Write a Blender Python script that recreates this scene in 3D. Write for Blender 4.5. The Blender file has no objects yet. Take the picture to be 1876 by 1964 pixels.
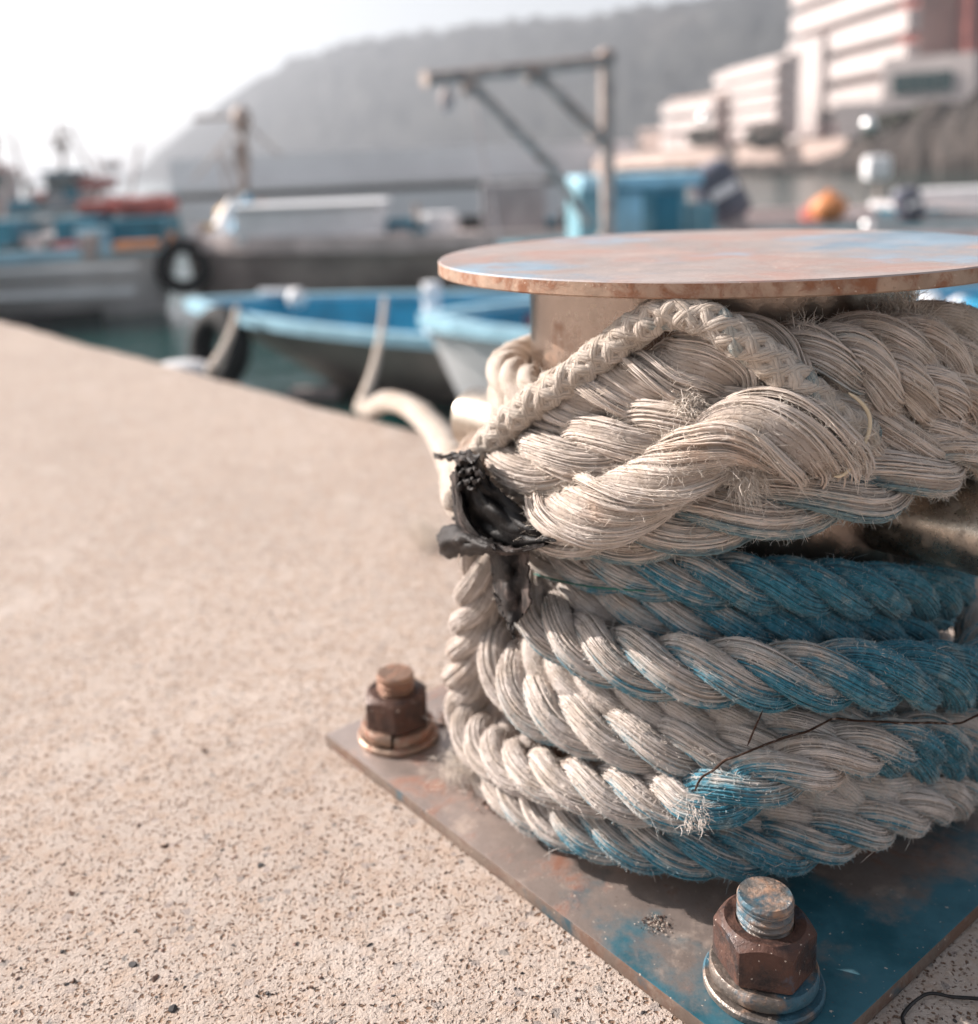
import bpy, bmesh, math, random
import numpy as np
from mathutils import Vector, Matrix
rng = np.random.default_rng(7); random.seed(7)
S = bpy.context.scene; COL = S.collection

# ------------------------------------------------------------ camera
W0, H0 = 1876.0, 1964.0                       # pixel frame used for reading the photograph
FPX, PITCH, ROLL = 1993.9, .2078, -.0416
CAM = np.array([-.2648, -1.0024, .6161]); PX, PY = 856.0, 737.7
cp, sp = math.cos(PITCH), math.sin(PITCH)
FW = np.array([0, cp, -sp]); R0 = np.array([1., 0, 0]); U0 = np.array([0, sp, cp])
RT = math.cos(ROLL)*R0 + math.sin(ROLL)*U0; UP = -math.sin(ROLL)*R0 + math.cos(ROLL)*U0
cd = bpy.data.cameras.new('camera'); cam = bpy.data.objects.new('camera', cd); COL.objects.link(cam)
cd.sensor_fit = 'HORIZONTAL'; cd.sensor_width = 36; cd.lens = FPX/W0*36
cd.shift_x = (W0/2-PX)/W0; cd.shift_y = -(H0/2-PY)/W0
cd.clip_start = .05; cd.clip_end = 6000
m = Matrix((RT, UP, -FW)).transposed().to_4x4(); m.translation = Vector(CAM); cam.matrix_world = m
cd.dof.use_dof = True; cd.dof.focus_distance = .765; cd.dof.aperture_fstop = 3.3; cd.dof.aperture_blades = 0
S.camera = cam
# ------------------------------------------------------------ sky, sun, exposure
SUN_AZ, SUN_EL = math.radians(-66), math.radians(29)
w = bpy.data.worlds.new('World'); S.world = w; w.use_nodes = True
nt = w.node_tree; bg = nt.nodes['Background']
sky = nt.nodes.new('ShaderNodeTexSky'); sky.sky_type = 'NISHITA'; sky.sun_disc = False
sky.sun_elevation = SUN_EL; sky.sun_rotation = SUN_AZ; sky.air_density = 1.0; sky.dust_density = 2.5; sky.ozone_density = 1.0; HAZE = .00088
hs = nt.nodes.new('ShaderNodeHueSaturation'); hs.inputs['Saturation'].default_value = .34
nt.links.new(sky.outputs[0], hs.inputs['Color']); nt.links.new(hs.outputs[0], bg.inputs['Color'])
bg.inputs['Strength'].default_value = .085
sd = bpy.data.lights.new('sun', 'SUN'); sd.energy = 5.0; sd.angle = math.radians(.6); sd.color = (1, .915, .85)
sun = bpy.data.objects.new('sun', sd); COL.objects.link(sun)
sv = Vector((math.sin(SUN_AZ)*math.cos(SUN_EL), math.cos(SUN_AZ)*math.cos(SUN_EL), math.sin(SUN_EL)))
sun.rotation_euler = sv.to_track_quat('Z', 'Y').to_euler(); sun.location = (-4, 2, 5)
S.view_settings.view_transform = 'Standard'; S.view_settings.look = 'None'; S.view_settings.exposure = 1.06
S.view_settings.gamma = 1; S.render.engine = 'CYCLES'
S.cycles.volume_bounces = 0; S.cycles.max_bounces = 6

# ------------------------------------------------------------ reading positions
def ray(x, y): return FW + RT*(x-PX)/FPX - UP*(y-PY)/FPX
def onz(x, y, z):
    d = ray(x, y); return CAM + d*(z-CAM[2])/d[2]
def ony(x, y, Y):
    d = ray(x, y); return CAM + d*(Y-CAM[1])/d[1]
def cyl(x, y, r):
    d = ray(x, y); a = d[0]**2+d[1]**2; b = CAM[0]*d[0]+CAM[1]*d[1]; c = CAM[0]**2+CAM[1]**2-r*r
    D = b*b-a*c
    t = -b/a if D < 0 else (-b-math.sqrt(D))/a
    return CAM+t*d
def z3(x, y): return 805.7+.5706*x, 422+.5706*y
def z4(x, y): return 805.7+.5706*x, 997.5+.5706*y
def z6(x, y): return 1151+.3865*x, 1381+.3865*y
def z5(x, y): return 575.5+.3068*x, 1227.7+.3068*y

# ------------------------------------------------------------ materials
def mat(name, rough=.8, metal=0, spec=.5):
    m = bpy.data.materials.new(name); m.use_nodes = True
    b = m.node_tree.nodes['Principled BSDF']
    b.inputs['Roughness'].default_value = rough; b.inputs['Metallic'].default_value = metal
    b.inputs['Specular IOR Level'].default_value = spec
    return m, m.node_tree, b
class N:
    def __init__(s, nt): s.nt = nt
    def __call__(s, t, ins=None, **kw):
        n = s.nt.nodes.new(t)
        for k, v in kw.items(): setattr(n, k, v)
        for k, v in (ins or {}).items():
            if isinstance(v, bpy.types.NodeSocket): s.nt.links.new(v, n.inputs[k])
            else: n.inputs[k].default_value = v
        return n
    def math(s, op, a, b=0., c=0., clamp=False):
        n = s('ShaderNodeMath', {0: a, 1: b, 2: c}, operation=op); n.use_clamp = clamp; return n.outputs[0]
    def mix(s, f, a, b, mode='MIX'):
        n = s.nt.nodes.new('ShaderNodeMix'); n.data_type = 'RGBA'; n.blend_type = mode
        for i, v in ((0, f), (6, a), (7, b)):
            if isinstance(v, bpy.types.NodeSocket): s.nt.links.new(v, n.inputs[i])
            else: n.inputs[i].default_value = v if i == 0 else (*v, 1)[:4]
        return n.outputs[2]
    def noise(s, vec, scale, detail=4, rough=.55, dist=0):
        n = s('ShaderNodeTexNoise', {'Scale': scale, 'Detail': detail, 'Roughness': rough, 'Distortion': dist})
        if vec is not None: s.nt.links.new(vec, n.inputs['Vector'])
        return n.outputs[0]
    def ramp(s, f, lo, hi):
        n = s('ShaderNodeMapRange', {0: f, 1: lo, 2: hi, 3: 0., 4: 1.}); n.clamp = True
        n.interpolation_type = 'SMOOTHSTEP'; return n.outputs[0]
    def bump(s, h, strength, dist, prev=None):
        ins = {'Height': h, 'Strength': strength, 'Distance': dist}
        if prev is not None: ins['Normal'] = prev
        return s('ShaderNodeBump', ins).outputs[0]
def simple(name, col, rough=.7, metal=0, var=.25, scale=4, dirt=None, bump=0, spec=.5):
    m, nt, b = mat(name, rough, metal, spec); n = N(nt)
    co = n('ShaderNodeTexCoord').outputs['Object']
    a = n.noise(co, scale, 5, .6)
    c = n.mix(n.ramp(a, .3, .7), tuple(x*(1-var) for x in col), tuple(min(1, x*(1+var*.6)) for x in col))
    if dirt:
        d = n.ramp(n.noise(co, scale*.6, 6, .65), .52, .68); c = n.mix(d, c, dirt)
    nt.links.new(c, b.inputs['Base Color'])
    if bump: nt.links.new(n.bump(n.noise(co, scale*6, 4), .6, bump), b.inputs['Normal'])
    return m

def rope_material(name, cream, blue, dirt, ny=24, twist=1.0, fibre=False, ridge=.0016):
    m, nt, b = mat(name, .92, 0, .15); n = N(nt)
    co = n('ShaderNodeTexCoord').outputs['Object']
    at = n('ShaderNodeAttribute', attribute_name='blue').outputs['Fac']
    n1 = n.noise(co, 28, 5, .6); n2 = n.noise(co, 170, 3, .6)
    f = n.math('ADD', n.math('MULTIPLY_ADD', n1, 1.5, at), n.math('MULTIPLY', n2, .6))
    if not fibre:
        uv = n('ShaderNodeUVMap').outputs[0]; sep = n('ShaderNodeSeparateXYZ', {0: uv})
        wob = n.math('MULTIPLY', n.noise(co, 75, 4, .65), 9.)
        ph = n.math('ADD', n.math('MULTIPLY', n.math('MULTIPLY_ADD', sep.outputs[0], twist, sep.outputs[1]), ny*2*math.pi), wob)
        cmb = n('ShaderNodeCombineXYZ', {0: n.math('MULTIPLY', ph, .9), 1: n.math('MULTIPLY', sep.outputs[0], 1.2)})
        fib = n.noise(cmb.outputs[0], 3.0, 4, .7)
        f = n.math('ADD', f, n.math('MULTIPLY_ADD', fib, 1.1, -.55))
    mask = n.ramp(f, 1.36, 1.62); wash = n.math('MULTIPLY', n.ramp(f, .95, 1.45), .75)
    nd = n.ramp(n.noise(co, 45, 5, .65), .35, .75)
    cr = n.mix(nd, cream, tuple(c*.78*k for c, k in zip(cream, (1, .95, .88))))
    cr = n.mix(n.ramp(n.noise(co, 12, 4, .6), .55, .75), cr, tuple(c*k for c, k in zip(cream, (.88, .72, .60))))
    bl = n.mix(n.ramp(n2, .35, .65), blue, tuple(min(1, c*1.3+.05) for c in blue))
    bl = n.mix(n.math('MULTIPLY', n.ramp(n.noise(co, 60, 4, .6), .50, .72), .7), bl, tuple(c*k for c, k in zip(cream, (.42, .60, .66))))
    cr = n.mix(wash, cr, tuple(c*k for c, k in zip(cream, (.56, .70, .76))))
    c = n.mix(mask, cr, bl)
    if not fibre:
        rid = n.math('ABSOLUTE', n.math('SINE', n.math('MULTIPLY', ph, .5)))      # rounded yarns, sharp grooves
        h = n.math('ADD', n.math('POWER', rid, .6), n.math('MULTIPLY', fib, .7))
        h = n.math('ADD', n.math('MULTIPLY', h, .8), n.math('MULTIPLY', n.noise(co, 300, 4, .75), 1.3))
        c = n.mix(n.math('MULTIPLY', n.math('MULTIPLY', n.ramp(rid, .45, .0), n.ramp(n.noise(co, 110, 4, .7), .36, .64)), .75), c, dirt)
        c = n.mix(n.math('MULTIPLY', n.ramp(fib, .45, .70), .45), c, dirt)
        nt.links.new(n.bump(h, .9, ridge), b.inputs['Normal'])
    else:
        c = n.mix(.25, c, (.8, .72, .64))
    nt.links.new(c, b.inputs['Base Color'])
    b.inputs['Sheen Weight'].default_value = .15; b.inputs['Sheen Roughness'].default_value = .5
    return m
CREAM = (.74, .66, .61); BLUE = (.004, .165, .245); DIRT = (.17, .115, .08)
M = {}
M['rope'] = rope_material('laid_rope', CREAM, BLUE, DIRT)
M['rope_fibre'] = rope_material('rope_fibre', CREAM, BLUE, DIRT, fibre=True)
M['upper'] = rope_material('bleached_rope', (.68, .60, .53), (.045, .15, .21), (.20, .13, .085), ny=26, ridge=.0013)
M['upper_fibre'] = rope_material('bleached_fibre', (.74, .67, .60), (.07, .16, .20), (.25, .16, .1), fibre=True)
M['yarn'] = rope_material('yarn', (.73, .64, .575), (.10, .19, .22), (.24, .155, .1), ny=4, twist=.4, ridge=.0004)
M['yarn_blue'] = rope_material('yarn_blue', CREAM, BLUE, (.20, .14, .10), ny=4, twist=.4, ridge=.0005)
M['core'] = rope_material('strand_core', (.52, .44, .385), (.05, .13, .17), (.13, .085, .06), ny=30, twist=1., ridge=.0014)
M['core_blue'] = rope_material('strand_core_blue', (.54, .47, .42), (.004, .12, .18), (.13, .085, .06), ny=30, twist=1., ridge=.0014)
M['braid'] = rope_material('braid', (.64, .56, .49), (.02, .10, .13), (.15, .095, .065), ny=11, twist=.6, ridge=.0013)

def concrete(name, col, pits=True):
    m, nt, b = mat(name, .93, 0, .25); n = N(nt)
    co = n('ShaderNodeTexCoord').outputs['Object']
    big = n.noise(co, 1.6, 5, .6); mid = n.noise(co, 22, 5, .65); fin = n.noise(co, 330, 4, .7)
    c = n.mix(n.ramp(big, .3, .7), tuple(x*.90 for x in col), tuple(x*1.08 for x in col))
    c = n.mix(n.math('MULTIPLY', n.ramp(n.noise(co, 48, 6, .75), .42, .66), .75), c, tuple(x*k for x, k in zip(col, (.86, .74, .64))))
    c = n.mix(n.math('MULTIPLY', n.ramp(fin, .3, .75), .5), c, tuple(x*k for x, k in zip(col, (.80, .76, .72))))
    warp = n('ShaderNodeVectorMath', {0: co, 1: n('ShaderNodeVectorMath', {0: n('ShaderNodeTexNoise', {'Scale': 130, 'Vector': co}).outputs[1], 1: (.009, .009, 0)}, operation='MULTIPLY').outputs[0]}, operation='ADD').outputs[0]
    hs_ = []
    for sc, thr, rnd, amt in ((170, .37, .66, .95), (300, .38, .66, .85), (75, .20, .20, .9)):
        v = n('ShaderNodeTexVoronoi', {'Vector': warp, 'Scale': sc})
        sel = n.ramp(n('ShaderNodeSeparateColor', {0: v.outputs['Color']}).outputs[0], rnd, rnd-.03)
        d = n.math('MULTIPLY', n.ramp(v.outputs['Distance'], thr, thr*.45), sel)
        c = n.mix(n.math('MULTIPLY', d, amt), c, (.19, .11, .07)); hs_.append(d)
    v = n('ShaderNodeTexVoronoi', {'Vector': warp, 'Scale': 95}); sc_ = n('ShaderNodeSeparateColor', {0: v.outputs['Color']})
    sel = n.math('MULTIPLY', n.ramp(sc_.outputs[1], .14, .12), n.ramp(v.outputs['Distance'], .42, .34))
    c = n.mix(n.math('MULTIPLY', sel, .8), c, n.mix(sc_.outputs[2], (.10, .12, .12), (.50, .40, .36)))
    c = n.mix(n.math('MULTIPLY', n.ramp(n.noise(co, 5.5, 5, .6, .6), .50, .70), .30), c, (.36, .275, .225)); c = n.mix(n.math('MULTIPLY', n.ramp(n.noise(co, 9, 4, .6), .58, .70), .35), c, (.62, .55, .50))
    nt.links.new(c, b.inputs['Base Color'])
    h = n.math('MULTIPLY_ADD', hs_[0], -1., n.math('MULTIPLY', hs_[1], -.6)); h = n.math('MULTIPLY_ADD', hs_[2], -1.3, h)
    h = n.math('ADD', h, n.math('MULTIPLY', fin, 1.1)); h = n.math('ADD', h, n.math('MULTIPLY', mid, 2.2))
    nt.links.new(n.bump(h, 1., .0022), b.inputs['Normal'])
    return m
M['concrete'] = concrete('quay_concrete', (.52, .44, .388))

def metal(name, base, rust, paint, rough=.42, pit=0, met=.75, paint_dir=None, pthr=(.5, .6), rthr=(.5, .66), sc=9, dust=(.42, .33, .27), streak=(1, 1, 1)):
    m, nt, b = mat(name, rough, met); n = N(nt)
    co = n('ShaderNodeTexCoord').outputs['Object']
    cs = n('ShaderNodeVectorMath', {0: co, 1: streak}, operation='MULTIPLY').outputs[0]
    a = n.noise(cs, sc, 7, .65); r = n.noise(co, sc*1.3, 7, .68, .4); sp_ = n.noise(co, 330, 3, .6); bl = n.noise(co, sc*.75, 6, .62)
    c = n.mix(n.ramp(a, .3, .7), base, tuple(x*.68 for x in base))
    rm = n.ramp(r, *rthr); c = n.mix(rm, c, rust)
    dm = n.math('MULTIPLY', n.ramp(n.noise(co, sc*2.1, 7, .7), .50, .72), .6); c = n.mix(dm, c, dust)
    nonmetal = n.math('MAXIMUM', rm, dm)
    if paint:
        f = bl
        if paint_dir:
            dt = n('ShaderNodeVectorMath', {0: co, 1: paint_dir[0]}, operation='DOT_PRODUCT').outputs['Value']
            f = n.math('ADD', bl, n.math('MULTIPLY_ADD', dt, paint_dir[1], paint_dir[2]))
        pm = n.ramp(f, *pthr); c = n.mix(pm, c, n.mix(n.ramp(a, .35, .65), paint, tuple(min(1, x*1.5+.03) for x in paint)))
        nonmetal = n.math('MAXIMUM', nonmetal, n.math('MULTIPLY', pm, .55))
    c = n.mix(n.math('MULTIPLY', n.ramp(sp_, .62, .72), .5), c, (.12, .07, .05))
    c = n.mix(n.math('MULTIPLY', n.ramp(n.noise(co, 210, 2, .5), .70, .74), .8), c, (.6, .5, .42))
    nt.links.new(c, b.inputs['Base Color'])
    nt.links.new(n.math('MULTIPLY', n.math('SUBTRACT', 1., nonmetal, clamp=True), met), b.inputs['Metallic'])
    nt.links.new(n.math('MULTIPLY_ADD', nonmetal, .35, n.math('MULTIPLY_ADD', sp_, .12, rough-.06)), b.inputs['Roughness'])
    h = n.math('ADD', n.math('MULTIPLY', n.noise(co, 260, 4, .7), .5), n.math('MULTIPLY', nonmetal, .5))
    nb = n.bump(h, .5, .0009)
    if pit: nb = n.bump(n.math('ADD', n.noise(co, 95, 5, .65), n.math('MULTIPLY', n.noise(co, 40, 3, .5), 1.2)), .8, pit, nb)
    nt.links.new(nb, b.inputs['Normal'])
    return m
M['plate'] = metal('steel_plate', (.35, .285, .255), (.21, .095, .06), (.007, .075, .105), rough=.38, met=.50,
                   paint_dir=((.18, -.98, 0), 1.5, -.29), pthr=(.48, .64), rthr=(.52, .68), sc=11)
M['cap'] = metal('cap_steel', (.42, .35, .325), (.34, .215, .185), (.155, .215, .27), rough=.5, met=.15, pthr=(.48, .62), rthr=(.42, .66), sc=6.5, dust=(.46, .36, .32))
M['plate_edge'] = metal('plate_edge', (.24, .19, .16), (.14, .08, .055), (.02, .06, .08), rough=.5, met=.5, rthr=(.40, .62), sc=18, dust=(.30, .25, .21), pthr=(.56, .68))
M['cap_edge'] = metal('cap_edge', (.45, .32, .24), (.24, .10, .05), None, rough=.5, met=.6, rthr=(.42, .62), sc=30, dust=(.40, .24, .16))
M['post'] = metal('post_steel', (.46, .37, .31), (.27, .14, .08), None, rough=.23, met=.95, rthr=(.56, .72), sc=9, dust=(.40, .29, .22), streak=(1, 1, .35))
M['bar'] = metal('bar_steel', (.58, .50, .42), (.13, .065, .04), None, rough=.28, met=.95, rthr=(.62, .74), sc=26, dust=(.22, .16, .12), streak=(1, 1, 1))
M['nut'] = metal('rusty_nut', (.055, .035, .03), (.075, .032, .02), None, pit=.0022, rough=.42, met=.5, rthr=(.38, .6), sc=30, dust=(.13, .06, .035))
M['nut_f'] = metal('rusty_nut_blue', (.05, .035, .033), (.085, .036, .024), (.025, .045, .07), pit=.0022, rough=.40, met=.5, rthr=(.38, .6), sc=30, dust=(.12, .06, .04), pthr=(.55, .65))
M['shaft'] = metal('bolt_brass_rust', (.33, .21, .15), (.24, .12, .075), None, pit=.0022, rough=.38, met=.75, rthr=(.45, .6), sc=40, dust=(.36, .22, .15))
M['shaft_f'] = metal('bolt_blue', (.28, .25, .23), (.30, .18, .12), (.02, .07, .10), pit=.0022, rough=.38, met=.6, rthr=(.46, .6), sc=35, pthr=(.46, .6))
M['washer'] = metal('washer_rust', (.36, .26, .20), (.28, .13, .08), None, pit=.0022, rough=.4, met=.7, rthr=(.45, .62), sc=35)
M['washer_f'] = metal('washer_blue', (.20, .17, .15), (.24, .14, .09), (.010, .06, .09), pit=.0022, rough=.36, met=.6, rthr=(.46, .6), sc=26, pthr=(.48, .60))
M['rubber'] = simple('black_plastic', (.009, .008, .008), .58, 0, .4, 25, bump=.002, dirt=(.02, .017, .016), spec=.3)
M['rubber_old'] = simple('weathered_plastic', (.022, .018, .017), .6, 0, .5, 40, bump=.002, dirt=(.12, .092, .082), spec=.3)
M['wire'] = simple('wire_black', (.012, .01, .01), .5)
M['twine'] = simple('twine', (.05, .028, .02), .9, 0, .5, 220, dirt=(.36, .29, .25), spec=.1)
M['loose'] = simple('loose_yarn', (.66, .54, .38), .9)
M['green'] = simple('green_thread', (.02, .17, .13), .7)
M['soil'] = simple('soil', (.10, .055, .04), .95, 0, .6, 160, bump=.001)
M['stone_light'] = simple('stone_light', (.47, .39, .33), .95, 0, .4, 200)
M['stone_dark'] = simple('stone_dark', (.055, .05, .05), .8, 0, .5, 150)
M['stone_rose'] = simple('stone_rose', (.33, .22, .18), .9, 0, .4, 200)
M['tyre'] = simple('tyre', (.014, .014, .015), .8, bump=.01)
M['hull_white'] = simple('hull_white', (.74, .70, .69), .5, 0, .18, 1.2, dirt=(.45, .40, .38))
M['hull_grey'] = simple('hull_brown', (.38, .31, .285), .6, 0, .35, 1.5)
M['hull_dark'] = simple('hull_boot', (.03, .03, .03), .6)
M['rail_pink'] = simple('rail_wood', (.58, .49, .47), .6, 0, .3, 3)
M['rail_pale'] = simple('rail_pale', (.36, .60, .72), .45, 0, .2, 3)
M['blue'] = simple('deck_blue', (.012, .27, .46), .45, 0, .3, 3)
M['teal'] = simple('teal_paint', (.02, .18, .26), .5, 0, .3, 3)
M['turq'] = simple('turquoise', (.20, .38, .44), .5, 0, .25, 2, dirt=(.10, .26, .32))
M['white'] = simple('white_paint', (.82, .81, .82), .5, 0, .1, 2)
M['grey'] = simple('grey_paint', (.30, .29, .30), .5)
M['red'] = simple('red_paint', (.42, .10, .08), .6, 0, .4, 4)
M['orange'] = simple('orange_buoy', (.70, .27, .10), .45)
M['yellow'] = simple('yellow_buoy', (.72, .42, .10), .5)
M['glass'] = simple('dark_glass', (.02, .06, .065), .12, 0, .2, 3)
M['outboard'] = simple('outboard_cowl', (.085, .09, .12), .3)
M['galv'] = simple('weathered_steel', (.44, .36, .32), .6, .1, .4, 6, dirt=(.22, .11, .07))
M['chrome'] = simple('polished_steel', (.95, .95, .95), .3, 1, .02)
M['b_white'] = simple('building_white', (.47, .415, .40), .8, 0, .1, .3)
M['b_pink'] = simple('building_tan', (.34, .22, .19), .8, 0, .2, .3)
M['b_brick'] = simple('building_brick', (.27, .085, .07), .85, 0, .25, .4)
M['b_window'] = simple('building_window', (.12, .085, .075), .25)
M['b_green'] = simple('building_green_glass', (.008, .04, .04), .2)
M['b_wall'] = simple('sea_wall', (.42, .32, .28), .85, 0, .2, .3)
M['b_grey'] = simple('breakwater_wall', (.74, .72, .74), .85, 0, .12, .08)
M['rock'] = simple('rock', (.045, .034, .029), .9, 0, .5, .4, bump=.3)
M['sky_ball'] = simple('pale_float', (.75, .74, .74), .3)

# ------------------------------------------------------------ object helpers
def tag(o, label=None, cat=None, group=None, kind=None):
    if label: o['label'] = label
    if cat: o['category'] = cat
    if group: o['group'] = group
    if kind: o['kind'] = kind
    return o
def empty(name, loc=(0, 0, 0), rz=0):
    o = bpy.data.objects.new(name, None); COL.objects.link(o); o.location = loc; o.rotation_euler = (0, 0, rz)
    o.empty_display_size = .1; return o
def link(name, me, parent=None, loc=None):
    o = bpy.data.objects.new(name, me); COL.objects.link(o)
    if parent: o.parent = parent
    if loc is not None: o.location = loc
    return o
def npmesh(name, V, F, mats, uv=None, attr=None, mi=None, smooth=True):
    """V (n,3), F (m,4) quads"""
    me = bpy.data.meshes.new(name); V = np.asarray(V, np.float32); F = np.asarray(F, np.int32)
    me.vertices.add(len(V)); me.vertices.foreach_set('co', V.ravel())
    k = F.shape[1]
    me.loops.add(F.size); me.loops.foreach_set('vertex_index', F.ravel())
    me.polygons.add(len(F)); me.polygons.foreach_set('loop_start', np.arange(0, F.size, k, dtype=np.int32))
    me.polygons.foreach_set('loop_total', np.full(len(F), k, np.int32))
    for m_ in mats: me.materials.append(m_)
    if mi is not None: me.polygons.foreach_set('material_index', np.asarray(mi, np.int32))
    me.update(calc_edges=True)
    if uv is not None:
        l = me.uv_layers.new(name='UVMap'); l.data.foreach_set('uv', np.asarray(uv, np.float32).ravel())
    if attr is not None:
        a = me.attributes.new('blue', 'FLOAT', 'POINT'); a.data.foreach_set('value', np.asarray(attr, np.float32))
    me.polygons.foreach_set('use_smooth', np.full(len(F), smooth, bool))
    me.validate(); return me
class MB:
    def __init__(s): s.bm = bmesh.new()
    def box(s, c, size, rz=0, bev=0, rot=None):
        r = bmesh.ops.create_cube(s.bm, size=1); vs = r['verts']
        mt = Matrix.Translation(Vector(c)) @ (rot if rot is not None else Matrix.Rotation(rz, 4, 'Z')) @ Matrix.Diagonal((*size, 1))
        bmesh.ops.transform(s.bm, matrix=mt, verts=vs)
        if bev:
            es = list({e for v in vs for e in v.link_edges})
            bmesh.ops.bevel(s.bm, geom=es, offset=bev, segments=2, affect='EDGES', profile=.6)
        return s
    def tube(s, a, b, r0, r1=None, n=14):
        a, b = Vector(a), Vector(b); r1 = r0 if r1 is None else r1; d = b-a
        r = bmesh.ops.create_cone(s.bm, cap_ends=True, segments=n, radius1=r0, radius2=r1, depth=d.length)
        bmesh.ops.transform(s.bm, matrix=Matrix.Translation((a+b)/2) @ d.to_track_quat('Z', 'Y').to_matrix().to_4x4(), verts=r['verts'])
        return s
    def sphere(s, c, r, sc=(1, 1, 1), n=14):
        q = bmesh.ops.create_uvsphere(s.bm, u_segments=n, v_segments=max(6, n//2+2), radius=r)
        bmesh.ops.transform(s.bm, matrix=Matrix.Translation(Vector(c)) @ Matrix.Diagonal((*sc, 1)), verts=q['verts']); return s
    def lathe(s, prof, c=(0, 0, 0), n=48, close=False, rot=None):
        rings = []
        for r, z in prof:
            rings.append([s.bm.verts.new((r*math.cos(2*math.pi*i/n), r*math.sin(2*math.pi*i/n), z)) for i in range(n)])
        pr = list(zip(rings, rings[1:])) + ([(rings[-1], rings[0])] if close else [])
        for A, B in pr:
            for i in range(n): s.bm.faces.new((A[i], A[(i+1) % n], B[(i+1) % n], B[i]))
        if not close:
            s.bm.faces.new(rings[0][::-1]); s.bm.faces.new(rings[-1])
        mt = Matrix.Translation(Vector(c)) @ (rot if rot is not None else Matrix.Identity(4))
        bmesh.ops.transform(s.bm, matrix=mt, verts=[v for r_ in rings for v in r_]); return s
    def grid(s, rows):
        g = [[s.bm.verts.new(p) for p in r] for r in rows]
        for i in range(len(g)-1):
            for j in range(len(g[0])-1): s.bm.faces.new((g[i][j], g[i][j+1], g[i+1][j+1], g[i+1][j]))
        return s
    def build(s, name, m_, parent=None, smooth=False, loc=None, angle=35):
        bmesh.ops.recalc_face_normals(s.bm, faces=s.bm.faces[:])
        me = bpy.data.meshes.new(name); s.bm.to_mesh(me); s.bm.free()
        for x in (m_ if isinstance(m_, (list, tuple)) else [m_]): me.materials.append(x)
        if smooth:
            me.polygons.foreach_set('use_smooth', [True]*len(me.polygons))
            try: me.set_sharp_from_angle(angle=math.radians(angle))
            except Exception: pass
        return link(name, me, parent, loc)
def copy_tree(o, parent=None):
    kids = [x for x in bpy.data.objects if x.parent == o]
    c = o.copy(); COL.objects.link(c); c.parent = parent
    for k in kids: copy_tree(k, c)
    return c

# ------------------------------------------------------------ curves and ropes
def spline(pts, step):
    P = np.array(pts, float); P = np.vstack([2*P[0]-P[1], P, 2*P[-1]-P[-2]]); out = []
    for i in range(1, len(P)-2):
        t = np.linspace(0, 1, 24, endpoint=False)[:, None]; a, b, c, d = P[i-1:i+3]
        out.append(.5*((2*b)+(c-a)*t+(2*a-5*b+4*c-d)*t*t+(3*b-a-3*c+d)*t**3))
    Q = np.vstack(out+[P[-2:-1]]); L = np.r_[0, np.cumsum(np.linalg.norm(np.diff(Q, axis=0), axis=1))]
    n = max(4, int(L[-1]/step)); s = np.linspace(0, L[-1], n+1)
    return np.stack([np.interp(s, L, Q[:, k]) for k in range(3)], 1), s
def norm(v): return v/np.maximum(np.linalg.norm(v, axis=-1, keepdims=True), 1e-9)
def frames(P):
    T = norm(np.gradient(P, axis=0)); Nn = np.zeros_like(P)
    r = np.array([0, 0, 1.]) if abs(T[0, 2]) < .9 else np.array([1., 0, 0])
    n0 = r-T[0]*(r@T[0]); Nn[0] = n0/np.linalg.norm(n0)
    for i in range(1, len(P)):
        n1 = Nn[i-1]-T[i]*(Nn[i-1]@T[i]); Nn[i] = n1/np.linalg.norm(n1)
    return T, Nn, np.cross(T, Nn)
def snoise(s, scale, seed):
    r = np.random.default_rng(seed); v = np.zeros_like(s)
    for k in range(4): v += np.sin(s/scale*(1.7**k)+r.uniform(0, 6.28))/(1.5**k)
    return v/2.2
def tube_geo(C, E, r, nv, s, blue, uvs=1.):
    """tube round C (n,3), E = outward reference, r (n,) radii. returns V,F,UV,A,Nrm"""
    T = norm(np.gradient(C, axis=0)); E = norm(E-T*np.sum(E*T, 1, keepdims=True)); B = np.cross(T, E); n = len(C)
    a = np.linspace(-np.pi, np.pi, nv, endpoint=False)
    Nr = E[:, None]*np.cos(a)[None, :, None]+B[:, None]*np.sin(a)[None, :, None]
    r = np.asarray(r); r = r[:, None] if r.ndim == 1 else r
    V = (C[:, None]+Nr*(r*np.ones((n, nv)))[:, :, None]).reshape(-1, 3)
    i = np.arange(n-1)[:, None]*nv; j = np.arange(nv)[None]; j2 = (j+1) % nv
    F = np.stack([i+j, i+j2, i+nv+j2, i+nv+j], -1).reshape(-1, 4)
    v0 = np.arange(nv)/nv; v1 = (np.arange(nv)+1)/nv
    U = np.zeros((n-1, nv, 4, 2)); su = s*uvs
    U[..., 0, 0] = su[:-1, None]; U[..., 1, 0] = su[:-1, None]; U[..., 2, 0] = su[1:, None]; U[..., 3, 0] = su[1:, None]
    U[..., 0, 1] = v0; U[..., 1, 1] = v1; U[..., 2, 1] = v1; U[..., 3, 1] = v0
    A = np.repeat(np.asarray(blue)[:, None], nv, 1).ravel()
    # close the ends with degenerate-free small caps: taper last ring
    return V, F, U.reshape(-1, 2), A, Nr.reshape(-1, 3)
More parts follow.
